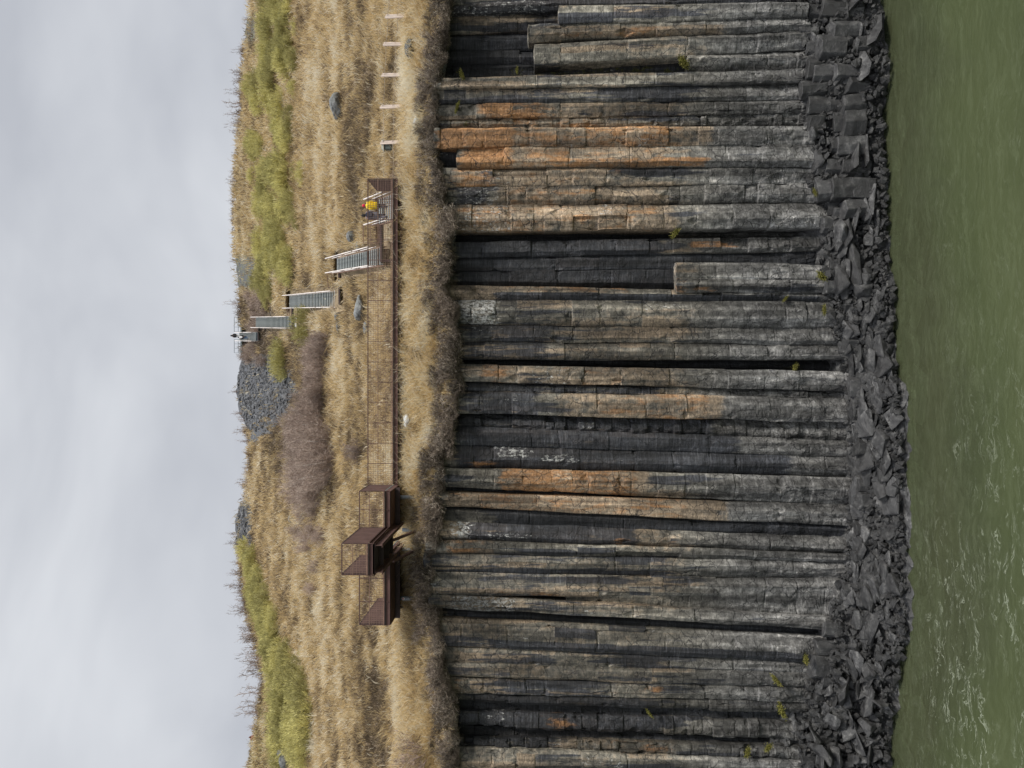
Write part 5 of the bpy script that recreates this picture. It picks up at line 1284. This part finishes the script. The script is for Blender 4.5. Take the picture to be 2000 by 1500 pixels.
# ------------------------------------------------------------------ people
def skin_body(name, J, edges, rad, mat, parent, lv=2):
    me = bpy.data.meshes.new(name + '_rig'); names = list(J); ix = {n_: i for i, n_ in enumerate(names)}
    me.from_pydata([J[n_] for n_ in names], [(ix[a], ix[b]) for a, b in edges], []); o = bpy.data.objects.new(name + '_rig', me); COL.objects.link(o)
    o.modifiers.new('skin', 'SKIN'); sd = me.skin_vertices[0].data if me.skin_vertices else None
    if sd is None:
        bpy.context.view_layer.objects.active = o; sd = me.skin_vertices.new().data if hasattr(me.skin_vertices, 'new') else None
    for n_, i in ix.items():
        sd[i].radius = rad[n_] if isinstance(rad[n_], tuple) else (rad[n_], rad[n_]); sd[i].use_root = (i == 0)
    m = o.modifiers.new('sub', 'SUBSURF'); m.levels = lv; m.render_levels = lv
    dg = bpy.context.evaluated_depsgraph_get(); me2 = bpy.data.meshes.new_from_object(o.evaluated_get(dg)); me2.name = name
    bpy.data.objects.remove(o); me2.materials.clear(); me2.materials.append(mat)
    for p in me2.polygons: p.use_smooth = True
    return link(name, me2, [], parent)

def loft(name, rings, mat, parent, n=18, cap=True):
    mb = MB(); b0 = 0
    for (c, rx, ry) in rings:
        for k in range(n): t = 2 * math.pi * k / n; mb.v.append((c[0] + rx * math.cos(t), c[1] + ry * math.sin(t), c[2]))
    for i in range(len(rings) - 1):
        for k in range(n): mb.f.append((i * n + k, i * n + (k + 1) % n, (i + 1) * n + (k + 1) % n, (i + 1) * n + k)); mb.mi.append(0)
    if cap: mb.f.append(tuple(range(n))[::-1]); mb.f.append(tuple((len(rings) - 1) * n + k for k in range(n))); mb.mi += [0, 0]
    return mb.build(name, mat, parent, True)

def flatc(name, c): return flat_mat(name, c, .85, .10, 9)
M['skin'] = flatc('skin', (0.45, 0.28, 0.21)); M['hair_dark'] = flatc('dark_hair', (0.02, 0.018, 0.018))
M['yellow'] = flatc('yellow_cloth', (0.86, 0.60, 0.01)); M['hat'] = flatc('red_wool', (0.62, 0.03, 0.07)); M['trouser'] = flatc('dark_trousers', (0.045, 0.05, 0.06)); M['grey_cloth'] = flatc('grey_cloth', (0.13, 0.13, 0.155)); M['navy'] = flatc('navy_cloth', (0.035, 0.038, 0.055))
M['jeans'] = flatc('blue_jeans', (0.075, 0.12, 0.19)); M['black_cloth'] = flatc('black_cloth', (0.02, 0.021, 0.024)); M['boot'] = flatc('boots', (0.035, 0.03, 0.03)); M['whitec'] = flatc('white_cloth', (0.7, 0.7, 0.7)); M['strap'] = flatc('strap', (0.55, 0.36, 0.02))

def person(label, loc, H, coat, trouser, head, stride=.16, lift=.22, coat_len=.62, pack=None, rot=0.0, arm=.06, straps=None):
    k = H / 1.75; e = empty('person', loc); e.scale = (k, k, k); e.rotation_euler = (0, 0, rot); tag(e, label, 'person')
    J = dict(pelvis=(0, 0, .96), belly=(0, 0, 1.14), chest=(0, .01, 1.36), neck=(0, .015, 1.50), chin=(0, .03, 1.565), head=(0, .035, 1.65), crown=(0, .03, 1.715))
    R = dict(pelvis=(.15, .10), belly=(.135, .095), chest=(.155, .11), neck=.052, chin=.062, head=(.078, .095), crown=.062)
    E = [('pelvis', 'belly'), ('belly', 'chest'), ('chest', 'neck'), ('neck', 'chin'), ('chin', 'head'), ('head', 'crown')]
    for s, nm in ((1, 'r'), (-1, 'l')):
        up_ = nm == 'r'
        J.update({'sh' + nm: (.185 * s, 0, 1.42), 'el' + nm: (.25 * s, -.03, 1.15), 'wr' + nm: ((.25 - arm * .3) * s, .10, .93), 'pa' + nm: ((.25 - arm * .3) * s, .135, .85),
                  'hi' + nm: (.095 * s, 0, .90), 'kn' + nm: (.10 * s, .10 + (stride if up_ else 0), .52 + (lift * .55 if up_ else 0)), 'an' + nm: (.10 * s, (stride if up_ else -.02), .09 + (lift if up_ else 0)), 'to' + nm: (.11 * s, (stride if up_ else -.02) + .15, .045 + (lift if up_ else 0))})
        R.update({'sh' + nm: .068, 'el' + nm: .046, 'wr' + nm: .030, 'pa' + nm: (.038, .018), 'hi' + nm: .092, 'kn' + nm: .062, 'an' + nm: .042, 'to' + nm: .034})
        E += [('chest', 'sh' + nm), ('sh' + nm, 'el' + nm), ('el' + nm, 'wr' + nm), ('wr' + nm, 'pa' + nm), ('pelvis', 'hi' + nm), ('hi' + nm, 'kn' + nm), ('kn' + nm, 'an' + nm), ('an' + nm, 'to' + nm)]
        for f in range(5):                                             # five fingers of each hand, slightly curled
            a = f'f{f}{nm}'; b = f'g{f}{nm}'; px = J['pa' + nm]; o = (f - 1.5) * .018 if f < 4 else 0.0
            if f < 4: J[a] = (px[0] + .004 * s, px[1] + o + .01, px[2] - .045); J[b] = (px[0] - .012 * s, px[1] + o + .022, px[2] - .078 + abs(f - 1.3) * .008)
            else: J[a] = (px[0] - .022 * s, px[1] + .042, px[2] + .012); J[b] = (px[0] - .030 * s, px[1] + .062, px[2] - .022)
            R[a] = .0095; R[b] = .0075; E += [('pa' + nm, a), (a, b)]
    skin_body('body', J, E, R, M['skin'], e, 2)
    # nose and ears belong to the body surface at this size; hair or hat covers the back of the head
    mb = MB()
    z0 = .96 - (coat_len - .46)
    rings = [((0, 0, z0), .225, .165), ((0, 0, z0 + .02), .235, .175), ((0, 0, .98), .205, .155), ((0, .0, 1.14), .19, .145), ((0, .0, 1.30), .20, .15), ((0, .0, 1.39), .165, .13), ((0, .01, 1.46), .105, .095), ((0, .015, 1.52), .072, .072)]
    loft('coat', rings, coat, e)
    for s, nm in ((1, 'r'), (-1, 'l')):
        S, El, Wr = Vector(J['sh' + nm]), Vector(J['el' + nm]), Vector(J['wr' + nm]); mb = MB()
        mb.tube([S + Vector((-.09 * s, 0, .035)), S + Vector((-.01 * s, 0, -.02)), S.lerp(El, .5), El, El.lerp(Wr, .5), Wr.lerp(El, .04)], [.045, .078, .076, .068, .060, .048], 12); mb.build('sleeve', coat, e, True)
        Hp, Kn, An, To = [Vector(J[q + nm]) for q in ('hi', 'kn', 'an', 'to')]; mb = MB()
        mb.tube([Hp + Vector((0, 0, .06)), Hp.lerp(Kn, .5), Kn, Kn.lerp(An, .5), An + Vector((0, 0, .02))], [.115, .095, .078, .07, .062], 12); mb.build('trouser_leg', trouser, e, True)
        mb = MB(); mb.tube([An + Vector((0, -.06, .03)), An + Vector((0, -.055, -.045)), An.lerp(To, .6) + Vector((0, 0, -.02)), To + Vector((0, .03, 0))], [.05, .055, .05, .036], 10); mb.tube([An + Vector((0, -.01, -.03)), An + Vector((0, 0, .09))], [.06, .058], 10); mb.build('boot', M['boot'], e, True)
    hm, kind = head
    c = Vector((0, .03, 1.66))
    rr = [((0, .03, 1.60), .088, .098), ((0, .028, 1.64), .100, .112), ((0, .027, 1.69), .098, .110), ((0, .027, 1.735), .080, .09), ((0, .027, 1.765), .045, .05), ((0, .027, 1.775), .012, .012)] if kind != 'hair' else [((0, -.02, 1.46), .09, .06), ((0, -.015, 1.56), .10, .085), ((0, .015, 1.64), .098, .105), ((0, .02, 1.70), .09, .10), ((0, .025, 1.745), .055, .06), ((0, .025, 1.76), .012, .012)]
    if kind == 'hood': rr = [((0, .0, 1.50), .12, .11), ((0, .005, 1.58), .125, .125), ((0, .015, 1.66), .12, .125), ((0, .02, 1.74), .09, .095), ((0, .02, 1.79), .04, .04), ((0, .02, 1.80), .01, .01)]
    loft({'hair': 'hair', 'hood': 'hood'}.get(kind, 'hat'), rr, hm, e)
    if kind == 'hat': mb = MB(); mb.tube([(0, .03, 1.59), (0, .03, 1.625)], [.106, .106], 16); mb.build('hat_brim', hm, e, True)
    if pack:
        bm = bmesh.new(); bmesh.ops.create_cube(bm, size=1); bmesh.ops.scale(bm, vec=(.33, .20, .50), verts=bm.verts)
        for v in bm.verts:
            if v.co.z > 0: v.co.x *= .82; v.co.y *= .8
        bmesh.ops.bevel(bm, geom=list(bm.edges), offset=.06, segments=3, affect='EDGES'); me = bpy.data.meshes.new('backpack'); bm.to_mesh(me); bm.free(); link('backpack', me, [pack], e, (0, -.22, 1.20))
    if straps:
        mb = MB()
        for x in (-.10, .0, .10): mb.bar((x, -.178, z0 + .03), (x, -.15, 1.30), .022, .012, side=Vector((1, 0, 0)))
        for z in (z0 + .10, 1.02, 1.2): mb.tube([(.2 * math.cos(t) * (1.12 if z < .95 else 1.0), -.01 + (.163 if z > .95 else .172) * math.sin(t), z) for t in np.linspace(math.pi * 1.05, math.pi * 1.95, 9)], [.008] * 9, 5)
        mb.build('quilting_seams', straps, e)
    return e
def on_stair(c, f, sx, n):
    bl, br, tl, tr = c; i = int(f * n); f0 = (i + .5) / n; a = bl.lerp(tl, f0); b = br.lerp(tr, f0); p = a.lerp(b, sx); p.z += (tl.z - bl.z) / n / 2; return p
def build_people():
    person('hiker in a yellow quilted coat and red hat climbing the lowest stairs', on_stair(c1, .50, .64, 9), 1.72, M['yellow'], M['trouser'], (M['hat'], 'hat'), .26, .19, .66, straps=M['strap'])
    person('hiker in a grey jacket with dark backpack beside the hiker in yellow', on_stair(c1, .50, .24, 9), 1.78, M['grey_cloth'], M['grey_cloth'], (M['hair_dark'], 'hair'), .26, .19, .72, pack=M['navy'])
    p = P(472.5, 655.5, 116.5); person('hiker in a black hooded jacket standing against the sky at the top of the stairs', p, 1.75, M['black_cloth'], M['whitec'], (M['hair_dark'], 'hood'), .05, .0, .56)
    person('hiker in a dark jacket and blue jeans with a white pack on the highest stairs', on_stair(c5, .40, .42, 16), 1.72, M['black_cloth'], M['jeans'], (M['hair_dark'], 'hair'), .5, .3, .5, pack=M['whitec'])
build_people()
